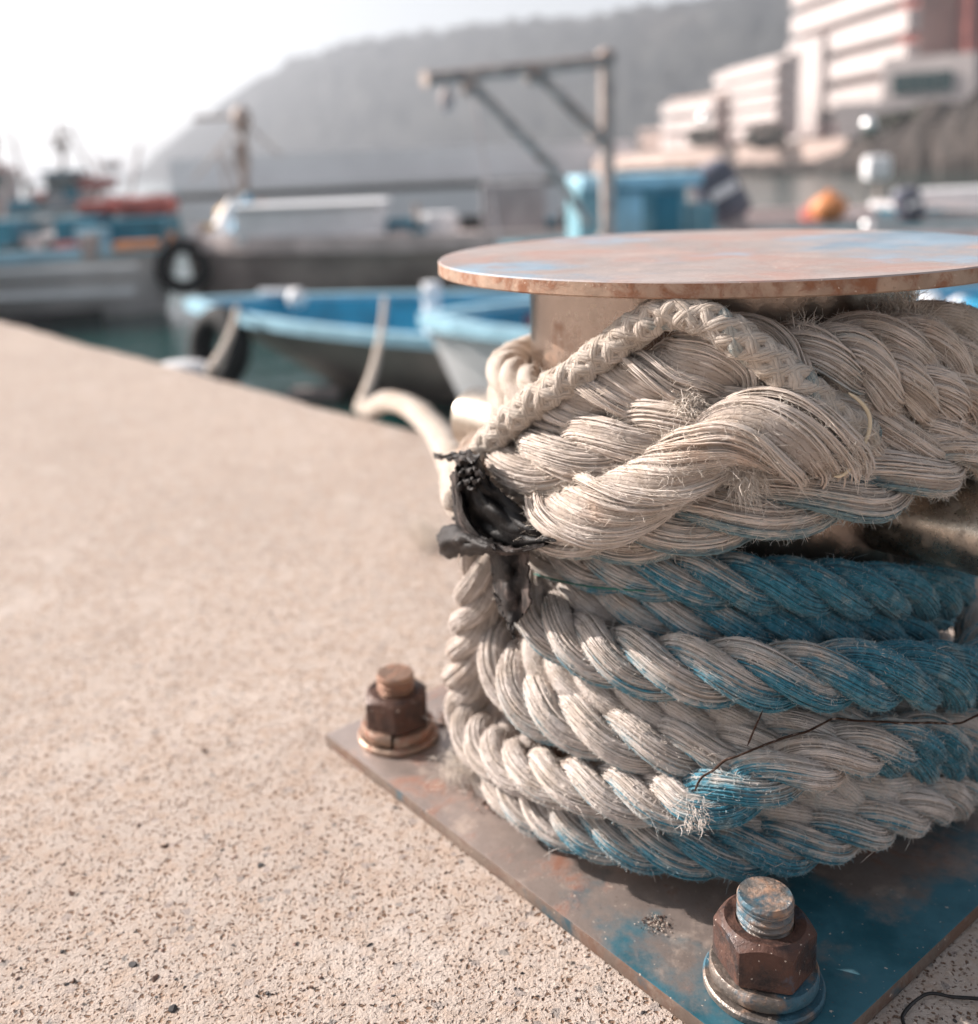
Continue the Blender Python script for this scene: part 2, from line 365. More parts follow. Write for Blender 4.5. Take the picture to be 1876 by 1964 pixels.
class Geo:
    def __init__(s): s.V = []; s.F = []; s.U = []; s.A = []; s.M = []; s.n = 0
    def add(s, V, F, U, A, mi=0):
        s.V.append(V); s.F.append(F+s.n); s.U.append(U if U is not None else np.zeros((len(F)*4, 2))); s.A.append(A)
        s.M.append(np.full(len(F), mi)); s.n += len(V)
    def build(s, name, mats, parent=None):
        me = npmesh(name, np.vstack(s.V), np.vstack(s.F), mats, np.vstack(s.U), np.concatenate(s.A), np.concatenate(s.M))
        return link(name, me, parent)
KF = 3
def fibres(P, Nr, T, A, count, L=(.003, .010), r=.00016, seed=0, curl=.6, out=.75):
    """short hairs growing from surface samples, all in numpy"""
    g = np.random.default_rng(seed); idx = g.integers(0, len(P), count)
    p, n, t, a = P[idx], Nr[idx], T[idx], A[idx]+g.normal(-.08, .22, count)
    ln = g.uniform(*L, count)[:, None]*g.uniform(.4, 1, count)[:, None]
    d = norm(n*out+t*g.choice([-1, 1], count)[:, None]*g.uniform(.3, 1.3, count)[:, None]+g.normal(0, .35, (count, 3)))
    K = KF; pts = [p-n*.0004]; cur = d
    for k in range(K-1):
        pts.append(pts[-1]+cur*ln/(K-1)); cur = norm(cur+g.normal(0, curl, (count, 3))-np.array([0, 0, .12]))
    side = norm(np.cross(d, g.normal(0, 1, (count, 3)))); up = np.cross(d, side)
    rr = r*g.uniform(.6, 1.3, count)[:, None]
    V = np.zeros((count, K, 3, 3))
    for k in range(K):
        q = rr*(1-.25*k*(k > 1))
        for j in range(3):
            an = j*2.0944; V[:, k, j] = pts[k]+(side*math.cos(an)+up*math.sin(an))*q
    base = np.arange(count)[:, None, None]*K*3; k = np.arange(K-1)[None, :, None]*3; j = np.arange(3)[None, None]; j2 = (j+1) % 3
    F = np.stack([base+k+j, base+k+j2, base+k+3+j2, base+k+3+j], -1).reshape(-1, 4)
    return V.reshape(-1, 3), F, None, np.repeat(a, K*3)
def bl_at(s, spec, npts=0, L=None):
    u = s/s[-1]
    if npts and not isinstance(spec[0], tuple):
        v = list(spec)+[spec[-1]]*(npts-len(spec)); return np.interp(s, L, v[:npts])
    return np.interp(u, [k for k, _ in spec], [v for _, v in spec])
def cpl(pts):
    """arc length at each control point"""
    P = np.array(pts, float); P = np.vstack([2*P[0]-P[1], P, 2*P[-1]-P[-2]]); L = [0.]
    for i in range(1, len(P)-2):
        t = np.linspace(0, 1, 25)[:, None]; a, b, c, d = P[i-1:i+3]
        q_ = .5*((2*b)+(c-a)*t+(2*a-5*b+4*c-d)*t*t+(3*b-a-3*c+d)*t**3); L.append(L[-1]+np.linalg.norm(np.diff(q_, axis=0), axis=1).sum())
    return L
def laid_rope(name, pts, R, blue=((0, -.5), (1, -.5)), pitch=None, hand=1, fuzz=9000, seed=0, mats=('rope', 'rope_fibre'), rk=None, under=.35, L=(.003, .009), step=.0026, parent=None):
    P, s = spline(pts, step); T, Nn, Bn = frames(P); g = Geo(); pitch = pitch or R*5.6
    Rv = R*(1+.05*snoise(s, .09, seed)); bl = bl_at(s, blue, len(pts), cpl(pts)); SP = []; SN = []; ST = []; SA = []
    if rk is not None: Rv = Rv*bl_at(s, rk)
    for k in range(3):
        a = hand*2*math.pi*(s/pitch)+2*math.pi*k/3+.25*snoise(s, .15, seed+9)
        E = Nn*np.cos(a)[:, None]+Bn*np.sin(a)[:, None]
        off = Rv*.545*(1+.05*snoise(s, .05, seed+20+k)); C = P+E*off[:, None]
        nv = 26; rs = Rv*.505*(1+.05*snoise(s, .04, seed+30+k))
        endt = np.clip(np.minimum(np.arange(len(s)), np.arange(len(s))[::-1])/2., .02, 1); rs = rs*endt
        an = np.linspace(-np.pi, np.pi, nv, endpoint=False)
        gg = np.random.default_rng(seed*7+k)
        lump = 1+.03*np.sin(5*an[None]+s[:, None]*90+gg.uniform(0, 6))+.02*gg.normal(0, 1, (len(s), nv))
        V, F, U, A, Nr = tube_geo(C, E, rs[:, None]*lump, nv, s, bl, uvs=1/pitch*hand*1.25)
        A = A-under*Nr[:, 2]; g.add(V, F, U, A)
        oc = (np.cos(an)[None]*np.ones((len(s), 1))).ravel() > -.2
        SP.append(V[oc]); SN.append(Nr[oc]); ST.append(np.repeat(norm(np.gradient(P, axis=0)), nv, 0)[oc]); SA.append(A[oc])
    P_, N_, T_, A_ = map(np.concatenate, (SP, SN, ST, SA))
    if fuzz:
        g.add(*fibres(P_, N_, T_, A_, int(fuzz*1.8), (L[0]*.6, L[1]*.65), seed=seed, r=.00024), mi=1)
        g.add(*fibres(P_, N_, T_, A_-.3, fuzz//22, (.008, .022), seed=seed+1, r=.00022, out=.5, curl=.45), mi=1)
    return g.build(name, [M[mats[0]], M[mats[1]]], parent)
def yarn_rope(name, pts, R, blue=(-.5,), pitch=.15, n=66, hand=1, fuzz=9000, seed=0, under=.1, L=(.004, .014), yt=1.0, messy=1., parent=None, mats=('yarn', 'upper_fibre', 'core'), step=.0034):
    """three-strand rope whose strands are built from separate yarns"""
    P, s = spline(pts, step); T, Nn, Bn = frames(P); g = Geo(); q = np.random.default_rng(seed); bl = bl_at(s, list(blue), len(pts), cpl(pts))
    Rv = R*(1+.05*snoise(s, .09, seed)); SP = []; SN = []; ST = []; SA = []
    endt = np.clip(np.minimum(np.arange(len(s)), np.arange(len(s))[::-1])/3., .05, 1)
    for k in range(3):
        a = hand*2*math.pi*(s/pitch)+2*math.pi*k/3+.3*snoise(s, .15, seed+9)
        E = Nn*np.cos(a)[:, None]+Bn*np.sin(a)[:, None]
        C = P+E*(Rv*.55*(1+.06*snoise(s, .05, seed+20+k)))[:, None]; rs = Rv*.47*(1+.07*snoise(s, .05, seed+30+k))*endt
        T2 = norm(np.gradient(C, axis=0)); E2 = norm(E-T2*np.sum(E*T2, 1, keepdims=True)); B2 = np.cross(T2, E2)
        V, F, U, A, Nr = tube_geo(C, E, rs*.965, 20, s, bl-.1, uvs=hand*yt/pitch); g.add(V, F, U, A-under*Nr[:, 2], mi=2)
        tw = -hand*2*math.pi*s/pitch*yt; ncl = 11; cc = q.uniform(0, 2*math.pi, ncl)
        for i in range(n):
            b0 = 2*math.pi*i/n+q.normal(0, .05); j = np.argmin(np.abs(np.angle(np.exp(1j*(cc-b0))))); b0 = b0+.35*min(1, messy)*np.angle(np.exp(1j*(cc[j]-b0)))
            b = b0+tw+messy*(.16*snoise(s, .05, seed*50+i+k*99)+.22*snoise(s, .11, seed+40+j))
            lift = 1.0+q.uniform(-.04, .06)*min(1, messy+.1)+messy*.06*snoise(s, .03, seed+i*3+k)
            if q.random() < .08*messy: lift = lift+.12*np.exp(-((s-q.uniform(0, s[-1]))/.02)**2)
            Y = C+(E2*np.cos(b)[:, None]+B2*np.sin(b)[:, None])*(rs*lift)[:, None]
            l0 = int(len(s)*q.uniform(0, .03)); l1 = len(s)-int(len(s)*q.uniform(0, .03))
            if q.random() < .25*messy:
                cut = int(q.uniform(.1, .9)*len(s)); l0, l1 = (l0, max(l0+12, cut)) if q.random() < .5 else (min(cut, l1-12), l1)
            sl = slice(l0, l1); rad = R*.44*math.pi/n*q.uniform(.6, 1.8)*(1+.24*q.normal(0, 1, l1-l0)).clip(.4, 1.7); rad[0] *= .3; rad[-1] *= .3
            V, F, U, A, Nr = tube_geo(Y[sl], (E2*np.cos(b)[:, None]+B2*np.sin(b)[:, None])[sl], rad, 5, s[sl], bl[sl]+q.normal(0, .14), uvs=30)
            A = A-under*np.repeat((E2[:, 2]*np.cos(b)+B2[:, 2]*np.sin(b))[sl], 5); g.add(V, F, U, A)
            if i % 2 == 0: SP.append(V); SN.append(Nr); ST.append(np.repeat(T2[sl], 5, 0)); SA.append(A)
    P_, N_, T_, A_ = map(np.concatenate, (SP, SN, ST, SA))
    g.add(*fibres(P_, N_, T_, A_, int(fuzz*(2.6 if messy > .5 else 4.6)), L, seed=seed, r=.0002 if messy > .5 else .00025, out=.5 if messy > .5 else .9, curl=.5), mi=1)
    g.add(*fibres(P_, N_, T_, A_-.3, fuzz//25, (.012, .028), seed=seed+1, r=.0002, out=.5, curl=.5), mi=1)
    return g.build(name, [M[k] for k in mats], parent)
def bundle(name, pts, R, n=110, pitch=.12, yr=.0011, blue=((0, -.6), (1, -.6)), hand=1, seed=0, flat=1., rk=None, lobes=3, fuzz=2500, splay=(0, 0), parent=None, L=(.004, .014)):
    """an unlaid strand: many thin yarns twisting loosely round a solid core"""
    P, s = spline(pts, .003); T, Nn, Bn = frames(P); g = Geo(); q = np.random.default_rng(seed)
    Rv = R*(bl_at(s, rk) if rk else np.ones_like(s)); bl = bl_at(s, blue); tw = hand*2*math.pi*s/pitch
    u = s/s[-1]; SP = []; SN = []; ST = []; SA = []
    endt = np.clip(np.minimum(np.arange(len(s)), np.arange(len(s))[::-1])/3., .05, 1)
    V, F, U, A, Nr = tube_geo(P, Nn, Rv*.90*endt, 24, s, bl-.2, uvs=-hand/pitch); g.add(V, F, U, A, mi=2)
    cc = q.uniform(0, 2*math.pi, 15); cr_ = q.normal(0, .05, 15)
    for i in range(n):
        a0 = q.uniform(0, 2*math.pi); j = np.argmin(np.abs(np.angle(np.exp(1j*(cc-a0))))); da = np.angle(np.exp(1j*(cc[j]-a0))); cl = .45*da
        rr = q.uniform(.86, 1.03)*(1+.16*math.cos(lobes*a0)-.5*da*da+cr_[j])
        a = a0+tw+cl+.14*snoise(s, .05, seed*100+i)+.32*snoise(s, .10, seed+5+j)
        spl = 1+splay[0]*np.clip(1-u*6, 0, 1)**2*q.uniform(-.3, 1)+splay[1]*np.clip(u*6-5, 0, 1)**2*q.uniform(-.3, 1)
        E = Nn*np.cos(a)[:, None]+Bn*np.sin(a)[:, None]*flat
        C = P+E*(Rv*rr*spl*(1+.06*snoise(s, .03, i*3+seed)))[:, None]
        l0 = int(len(s)*q.uniform(0, .06)); l1 = len(s)-int(len(s)*q.uniform(0, .08)); 
        if q.random() < .3: cut = int(q.uniform(.15, .85)*len(s)); l0, l1 = (l0, max(l0+12, cut)) if q.random() < .5 else (min(cut, l1-12), l1)
        sl = slice(l0, l1); rad = yr*q.uniform(.5, 1.9)*np.ones(l1-l0); rad[0] *= .3; rad[-1] *= .2
        V, F, U, A, Nr = tube_geo(C[sl], E[sl], rad, 5, s[sl], bl[sl]+q.normal(0, .16), uvs=30); g.add(V, F, U, A)
        if i % 3 == 0:
            SP.append(V); SN.append(Nr); ST.append(np.repeat(norm(np.gradient(C[sl], axis=0)), 5, 0)); SA.append(A)
    P_, N_, T_, A_ = map(np.concatenate, (SP, SN, ST, SA))
    if fuzz: g.add(*fibres(P_, N_, T_, A_, fuzz, L, seed=seed, r=.00015, out=.45, curl=.5), mi=1)
    return g.build(name, [M['yarn'], M['upper_fibre'], M['core']], parent)
def braided(name, pts, R, pitch=.072, blue=((0, -.6), (1, -.6)), seed=0, fuzz=14000, parent=None):
    P, s = spline(pts, .0018); T, Nn, Bn = frames(P); g = Geo(); bl = bl_at(s, blue); SP = []; SN = []; ST = []; SA = []
    V, F, U, A, Nr = tube_geo(P, Nn, R*.60*np.ones(len(s)), 14, s, bl, uvs=9); g.add(V, F, U, A)
    for fam in (-1, 1):
        for k in range(4):
            a = fam*2*math.pi*s/pitch+2*math.pi*(k+(.0 if fam > 0 else .5))/4+.12*snoise(s, .08, seed)
            lift = .07*fam*np.cos(8*math.pi*s/pitch+math.pi*k)
            E = Nn*np.cos(a)[:, None]+Bn*np.sin(a)[:, None]; C = P+E*(R*(.60+lift+.03*snoise(s, .02, seed+k)))[:, None]
            bb = bl+(.55 if (fam > 0 and k == 1) else 0)
            V, F, U, A, Nr = tube_geo(C, E, R*.43*(1+.08*snoise(s, .02, k+seed+50)), 9, s, bb, uvs=12); g.add(V, F, U, A)
            SP.append(V); SN.append(Nr); ST.append(np.repeat(norm(np.gradient(P, axis=0)), 9, 0)); SA.append(A)
    P_, N_, T_, A_ = map(np.concatenate, (SP, SN, ST, SA))
    g.add(*fibres(P_, N_, T_, A_, fuzz, (.002, .006), seed=seed, r=.00014), mi=1)
    g.add(*fibres(P_, N_, T_, A_, fuzz//30, (.008, .018), seed=seed+3, r=.00014, out=.5), mi=1)
    return g.build(name, [M['braid'], M['upper_fibre']], parent)
def thin(name, pts, r, m_, parent=None, step=.003, wob=0):
    P, s = spline(pts, step); T, Nn, Bn = frames(P)
    if wob: P = P+Nn*(wob*snoise(s, .012, 3))[:, None]+Bn*(wob*snoise(s, .009, 8))[:, None]
    V, F, U, A, _ = tube_geo(P, Nn, r*np.r_[.3, np.ones(len(s)-2), .3]*(1+.15*snoise(s, .01, 5)), 7, s, 0*s-.5)
    g = Geo(); g.add(V, F, U, A); return g.build(name, [m_], parent)
def arc(p, q_, dirn=1, n=9, rr=None):
    """points from p to q around the back of the post (clockwise seen from the front right)"""
    a0 = math.atan2(p[1], p[0]); a1 = math.atan2(q_[1], q_[0]); r0 = math.hypot(p[0], p[1]); r1 = math.hypot(q_[0], q_[1])
    while a1 <= a0+.3: a1 += 2*math.pi
    out = []
    for i in range(1, n):
        t = i/n; a = a0+(a1-a0)*t; r = (r0+(r1-r0)*t) if rr is None else (r0+(r1-r0)*t)*(1-math.sin(math.pi*t))+rr*math.sin(math.pi*t)
        out.append(np.array([r*math.cos(a), r*math.sin(a), p[2]+(q_[2]-p[2])*t]))
    return out
def tail(p, ang, rr=None, dz=0, n=6):
    a0 = math.atan2(p[1], p[0]); r0 = math.hypot(p[0], p[1])
    return [np.array([(r0+((rr or r0)-r0)*t)*math.cos(a0+ang*t), (r0+((rr or r0)-r0)*t)*math.sin(a0+ang*t), p[2]+dz*t]) for t in [(i+1)/n for i in range(n)]]

# ------------------------------------------------------------ QUAY, WATER
EN = np.array([.768, .64]); ED = np.array([.64, -.768]); EDGE = .69     # edge line: EN.p = EDGE
def epoint(t, off=0): p = EN*(EDGE+off)+ED*t; return p
ts = np.concatenate([np.linspace(-40, -7, 12), np.linspace(-6.5, 4, 211), np.linspace(4.5, 40, 12)])
ew = .012*snoise(ts, .25, 4)+.006*snoise(ts, .05, 6)
rows = []
for k, (off, z) in enumerate([(-45, -.015), (-.06, -.015), (-.02, -.018), (-.002, -.030), (.0, -.06), (.0, -.4), (.02, -2.2)]):
    rows.append([(*(epoint(t, off+(w_ if k > 0 else 0)*(1 if k < 5 else .3))), z) for t, w_ in zip(ts, ew)])
q = MB().grid(rows).build('quay', M['concrete'], smooth=True, angle=60); tag(q, kind='structure')

m_, nt_, b_ = mat('harbour_water', .09); n = N(nt_)
co = n('ShaderNodeTexCoord').outputs['Object']
cs = n('ShaderNodeVectorMath', {0: co, 1: (.6, 1.4, 1)}, operation='MULTIPLY').outputs[0]
h = n.math('ADD', n.noise(cs, 1.3, 4, .55), n.math('MULTIPLY', n.noise(cs, 6, 3, .5), .25))
nt_.links.new(n.bump(h, .5, .16), b_.inputs['Normal'])
nt_.links.new(n.mix(n.noise(co, .3), (.004, .05, .045), (.006, .035, .035)), b_.inputs['Base Color'])
wv = MB().grid([[(x, y, -1.5) for x in np.linspace(-900, 900, 7)] for y in np.linspace(-60, 1400, 7)])
tag(wv.build('water', m_), kind='structure')

# ------------------------------------------------------------ BOLLARD
PSI = .6524; HS = .2971; BM = .2335; HC = .5266; RC = .2678; RS = .18
u_ = np.array([math.cos(PSI), math.sin(PSI)]); w_ = np.array([-math.sin(PSI), math.cos(PSI)])
bol = empty('mooring_bollard', (0, 0, -.015))
tag(bol, 'steel mooring bollard with round cap bolted to the quay and wound with ropes', 'bollard')
OZ = .015
MB().box((0, 0, -.0068+OZ), (2*HS, 2*HS, .0136), rz=PSI, bev=.0018).build('base_plate', [M['plate'], M['plate_edge']], bol, smooth=True, angle=20)
for p in bpy.data.objects['base_plate'].data.polygons:
    if abs(p.normal.z) < .3: p.material_index = 1
MB().lathe([(RS, .0005+OZ), (RS, HC-.0135+OZ)], n=128).build('post', M['post'], bol, smooth=True)
cap = MB().lathe([(RC-.0012, HC-.0128), (RC, HC-.0115), (RC, HC-.0012), (RC-.0010, HC), ], n=200, c=(0, 0, OZ))
capo = cap.build('cap_plate', [M['cap'], M['cap_edge']], bol, smooth=True, angle=20)
for p in capo.data.polygons:
    if p.normal.z < .5: p.material_index = 1
MB().lathe([(RS-.002, HC-.0222), (RS+.003, HC-.0215), (RS+.006, HC-.017), (RS+.006, HC-.0131)], n=96, c=(0, 0, OZ)).build('weld_bead', M['cap_edge'], bol, smooth=True)
bd = norm(np.array([.168, -.190])); ZB = .306
for sgn, L0, L1 in ((1, .165, .36), (-1, .165, .352)):
    a = (*(bd*sgn*L0), ZB+OZ); d = Vector((*(bd*sgn), 0)); rot = d.to_track_quat('Z', 'Y').to_matrix().to_4x4()
    Ln = L1-L0; rb = .039
    MB().lathe([(rb, 0), (rb, Ln-.002), (rb-.002, Ln), (rb-.006, Ln), (rb-.007, Ln-.004), (.001, Ln-.004)], c=a, n=64, rot=rot).build('cross_bar', M['bar'], bol, smooth=True)
def bolt(pos, nutrot, mats, name='anchor_bolt', top=.078, gap=-.08):
    e = empty(name, (*pos, OZ)); e.parent = bol
    # threaded shaft
    prof = [(.0172, 0)]; z = .045
    prof.append((.0195, z))
    while z < top-.006:
        prof += [(.0200, z+.0010), (.0206, z+.0018), (.0206, z+.0030), (.0180, z+.0046), (.0180, z+.0052)]; z += .0060
    prof += [(.0203, top-.0052), (.0206, top-.0026), (.0192, top), (.0001, top-.0003)]
    MB().lathe(prof, n=48).build('threaded_rod', mats[1], e, smooth=True, angle=28)
    # nut: hex side with conical chamfer
    n_ = 96; rf = .0328; H0_, H1_ = .0215, .0575; bm = bmesh.new(); rings = [[] for _ in range(6)]
    for i in range(n_):
        th = 2*math.pi*i/n_; a = ((th-nutrot+math.pi/6) % (math.pi/3))-math.pi/6
        a = ((th-nutrot) % (math.pi/3))-math.pi/6      # corner at nutrot
        r = min(rf/math.cos(a), rf*1.135); cz = (r-rf*.90)*.95
        for k, (rr_, zz) in enumerate([(.0205, H0_), (r*.97, H0_), (r, H0_+.0012), (r, H1_-cz), (rf*.90, H1_), (.0212, H1_-.001)]):
            rings[k].append(bm.verts.new((rr_*math.cos(th), rr_*math.sin(th), zz)))
    for A, B in zip(rings, rings[1:]+rings[:1]):
        for i in range(n_): bm.faces.new((A[i], A[(i+1) % n_], B[(i+1) % n_], B[i]))
    mb = MB(); mb.bm.free(); mb.bm = bm; mb.build('nut', mats[0], e, smooth=True, angle=24)
    # split spring washer
    mb = MB(); g_ = []
    for i in range(61):
        th = nutrot+gap+(2*math.pi-.09)*i/60; lift = .0022*(i/60)
        g_.append([((rr_)*math.cos(th), rr_*math.sin(th), zz+lift) for rr_, zz in ((.022, .0072), (.0385, .0072), (.0400, .0090), (.0400, .0168), (.0385, .0188), (.022, .0188), (.022, .0072))])
    mb.grid(g_); 
    mb.bm.faces.new([v for v in mb.bm.verts][0:6]); mb.bm.faces.new([v for v in mb.bm.verts][-7:-1])
    mb.build('spring_washer', mats[2], e, smooth=True, angle=40)
    MB().lathe([(.0430, .0002), (.0445, .0012), (.0445, .0056), (.0430, .0070), (.021, .0070)], n=72).build('flat_washer', mats[2], e, smooth=True, angle=40)
    return e
def bp(i, j): return BM*(i*u_+j*w_)
def toward(p): return math.atan2(CAM[1]-p[1], CAM[0]-p[0])
pF, pL = bp(-1, -1), bp(-1.02, 1.02)
b1 = bolt(pF, toward(pF)-math.radians(28), (M['nut_f'], M['shaft_f'], M['washer_f']), gap=2.6); b1['label'] = 'blue-stained nut and threaded rod at the near corner of the plate'
b2 = bolt(pL, toward(pL)-math.radians(3), (M['nut'], M['shaft'], M['washer']), top=.077); b2['label'] = 'brown rusty nut and rod at the left corner of the plate'
for k, (i, j) in enumerate(((1, -1), (1, 1))):
    c = copy_tree(b2, bol); c.location = (*bp(i, j), OZ)

# ------------------------------------------------------------ ROPES round the foot (read at radius r, then carried round the back)
def path(zf, pr):
    out = []
    for x, y, r in pr: out.append(cyl(*zf(x, y), r))
    return out
A1 = path(z4, [(330, 60, .205), (430, 108, .210), (600, 150, .215), (800, 178, .219), (1000, 200, .221), (1200, 218, .221), (1400, 232, .221), (1600, 240, .220), (1760, 232, .218)])
A2 = path(z4, [(330, 130, .200), (420, 190, .205), (530, 240, .208), (700, 285, .209), (900, 322, .209), (1100, 343, .209), (1300, 355, .208), (1500, 360, .208), (1650, 350, .207)])
# paths run left to right across the front, then round the back
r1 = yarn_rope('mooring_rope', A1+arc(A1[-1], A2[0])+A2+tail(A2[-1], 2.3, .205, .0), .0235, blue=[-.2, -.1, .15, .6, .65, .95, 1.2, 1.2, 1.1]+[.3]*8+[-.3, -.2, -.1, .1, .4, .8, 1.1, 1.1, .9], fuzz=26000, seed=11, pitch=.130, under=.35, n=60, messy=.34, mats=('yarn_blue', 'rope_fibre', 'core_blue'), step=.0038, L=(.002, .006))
tag(r1, 'rope with deep blue right half, topmost turns under the cross bar', 'rope', 'laid mooring ropes wound round the post foot')
Bp = path(z4, [(310, 160, .225), (360, 250, .232), (430, 340, .240), (560, 425, .247), (720, 478, .252), (920, 505, .256), (1120, 520, .258), (1320, 525, .259), (1520, 524, .259), (1720, 520, .258), (1880, 515, .256)])
Cp = path(z4, [(262, 300, .222), (270, 430, .235), (330, 560, .243), (450, 650, .246), (620, 712, .247), (800, 752, .246), (980, 772, .243), (1150, 755, .238), (1330, 720, .236), (1520, 740, .236), (1700, 770, .238), (1876, 760, .238)])
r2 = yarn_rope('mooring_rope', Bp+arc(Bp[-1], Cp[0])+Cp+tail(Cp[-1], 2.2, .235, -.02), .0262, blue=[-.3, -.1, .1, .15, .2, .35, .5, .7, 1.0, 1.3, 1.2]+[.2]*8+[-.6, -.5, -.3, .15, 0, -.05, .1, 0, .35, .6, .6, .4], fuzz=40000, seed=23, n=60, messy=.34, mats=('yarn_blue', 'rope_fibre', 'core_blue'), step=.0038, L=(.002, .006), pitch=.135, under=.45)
tag(r2, 'thickest grey-blue rope sweeping across the middle of the coil and off right', 'rope', 'laid mooring ropes wound round the post foot')
Dp = path(z4, [(215, 60, .245), (205, 200, .252), (178, 340, .256), (160, 470, .258), (158, 600, .258), (185, 720, .257), (290, 815, .257), (430, 868, .258), (600, 905, .260), (760, 935, .263), (880, 952, .268), (960, 942, .272), (1070, 905, .272), (1200, 850, .268), (1350, 800, .262), (1500, 762, .256), (1650, 735, .25), (1800, 715, .246)])
Ep = path(z4, [(250, 860, .236), (330, 925, .240), (440, 1000, .243), (600, 1052, .246), (800, 1095, .248), (1000, 1108, .249), (1200, 1092, .249), (1400, 1045, .249), (1580, 990, .248), (1720, 935, .246), (1830, 880, .243)])
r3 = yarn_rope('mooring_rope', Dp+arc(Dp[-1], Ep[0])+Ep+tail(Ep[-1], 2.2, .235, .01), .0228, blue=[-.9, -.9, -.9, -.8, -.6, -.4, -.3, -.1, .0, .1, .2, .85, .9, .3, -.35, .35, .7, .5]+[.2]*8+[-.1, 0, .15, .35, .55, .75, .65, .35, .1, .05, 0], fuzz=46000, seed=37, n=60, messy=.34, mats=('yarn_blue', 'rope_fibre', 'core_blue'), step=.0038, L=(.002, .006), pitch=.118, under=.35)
tag(r3, 'white frayed rope down the left side, with a sharp kink low in front', 'rope', 'laid mooring ropes wound round the post foot')
Fp = path(z4, [(420, 880, .232), (560, 960, .232), (800, 1010, .232), (1000, 1010, .232), (1200, 975, .232), (1400, 925, .232), (1580, 880, .232), (1740, 840, .230), (1850, 820, .23)])
Gp = path(z4, [(370, 420, .222), (440, 500, .225), (580, 570, .228), (760, 620, .228), (950, 660, .228), (1150, 665, .226), (1400, 660, .224), (1650, 650, .222), (1850, 640, .22)])
r4 = laid_rope('mooring_rope', Gp+arc(Gp[-1], Fp[0])+Fp+tail(Fp[-1], 2.2, .222, 0), .0205, blue=[-.6, -.7, -.7, -.5, -.2, 0, .3, .5, .5]+[.1]*8+[0, 0, .1, .2, .2, .1], fuzz=32000, seed=41, hand=1, L=(.004, .012))
tag(r4, 'shaggy tan rope sunk between the outer turns of the coil', 'rope', 'laid mooring ropes wound round the post foot')
r5 = laid_rope('mooring_rope', path(z4, [(1000, 800, .225), (1150, 800, .228), (1300, 850, .230), (1450, 890, .23), (1620, 830, .232), (1780, 800, .232)])+tail(cyl(*z4(1780, 800), .232), 2, .225), .021, blue=((0, 0), (.4, .3), (1, .1)), fuzz=8000, seed=43)
tag(r5, 'dark teal rope end tucked under the kinked rope at the right of the coil', 'rope', 'laid mooring ropes wound round the post foot')

# ------------------------------------------------------------ ROPES of the upper tangle
UM = ('upper', 'upper_fibre')
inner = []
a0 = math.radians(-150)
for i in range(150):
    a = a0+i*math.radians(12); inner.append(np.array([.203*math.cos(a), .203*math.sin(a), .352+.021*(i/30)]))
r6 = laid_rope('mooring_rope', [p for p in inner[:96]], .0205, blue=((0, -.3), (1, -.3)), fuzz=9000, seed=51, mats=UM, step=.004)
tag(r6, 'rope wound tight against the post behind the tangle, nearly hidden', 'rope')
p3 = path(z3, [(215, 905, .236), (300, 850, .243), (420, 815, .246), (560, 775, .246), (700, 735, .245), (840, 700, .242), (980, 665, .238), (1120, 640, .234), (1280, 620, .230), (1440, 590, .226), (1560, 590, .222)])
r7 = yarn_rope('mooring_rope', tail(p3[0], -1.2, .225, .0)[::-1]+p3, .0300, blue=[-.8]*7+[-.5, -.15, -.4, -.7, -.6, -.5, -.3, 0, .1, .1], fuzz=9000, seed=53, pitch=.155, messy=.6)
tag(r7, 'thick creamy rope bulging leftmost across the tangle above the black plastic', 'rope', 'thick bleached ropes tangled below the cap')
p5 = path(z3, [(330, 985, .238), (480, 1010, .238), (640, 1020, .239), (800, 1018, .240), (980, 985, .242), (1150, 955, .244), (1320, 920, .246), (1500, 878, .247), (1660, 825, .246), (1800, 770, .244), (1876, 740, .240)])
r8 = yarn_rope('mooring_rope', tail(p5[0], -.6, .225, .0)[::-1]+p5+tail(p5[-1], .8, .225, .02), .0300, blue=[-.7]*6+[-.4, -.2, -.1, 0, .15, .2, .2, .1, -.2, -.4], fuzz=12000, seed=57, pitch=.185, under=.75, messy=.6)
tag(r8, 'thick rope resting on the cross bar with blue-tinged undersides', 'rope', 'thick bleached ropes tangled below the cap')
p6 = path(z3, [(1250, 660, .236), (1400, 690, .240), (1540, 735, .242), (1680, 735, .242), (1820, 700, .240), (1890, 680, .238)])
r9 = yarn_rope('mooring_rope', p6+tail(p6[-1], .7, .22, .01), .0270, blue=[-.3, -.3, -.4, -.5], fuzz=7000, seed=59, pitch=.16, messy=.6)
tag(r9, 'thick pale rope just above the one on the cross bar, running off right', 'rope', 'thick bleached ropes tangled below the cap')
p7 = path(z3, [(1130, 500, .205), (1230, 470, .218), (1310, 460, .230), (1400, 475, .236), (1510, 520, .240), (1630, 570, .242), (1760, 590, .238), (1870, 600, .23)])
r10 = yarn_rope('mooring_rope', p7+tail(p7[-1], .5, .21, 0), .0275, blue=[-.5, -.3, 0, .15, -.4, -.6, -.7], fuzz=7000, seed=61, pitch=.10, messy=1.5, yt=1.6)
tag(r10, 'steeply twisted thick rope with loose yarns, upper right', 'rope', 'thick bleached ropes tangled below the cap')
p8 = path(z3, [(1300, 470, .21), (1400, 425, .216), (1520, 410, .224), (1640, 425, .232), (1740, 465, .236), (1840, 520, .236), (1900, 580, .23)])
r11 = yarn_rope('mooring_rope', p8+tail(p8[-1], .5, .21, 0), .0235, blue=[-.5, -.6], fuzz=6000, seed=63, pitch=.13)
tag(r11, 'rope arching over the steeply twisted one at upper right', 'rope', 'thick bleached ropes tangled below the cap')
p9 = path(z3, [(1560, 400, .204), (1680, 365, .212), (1790, 370, .222), (1876, 410, .228), (1940, 470, .228)])
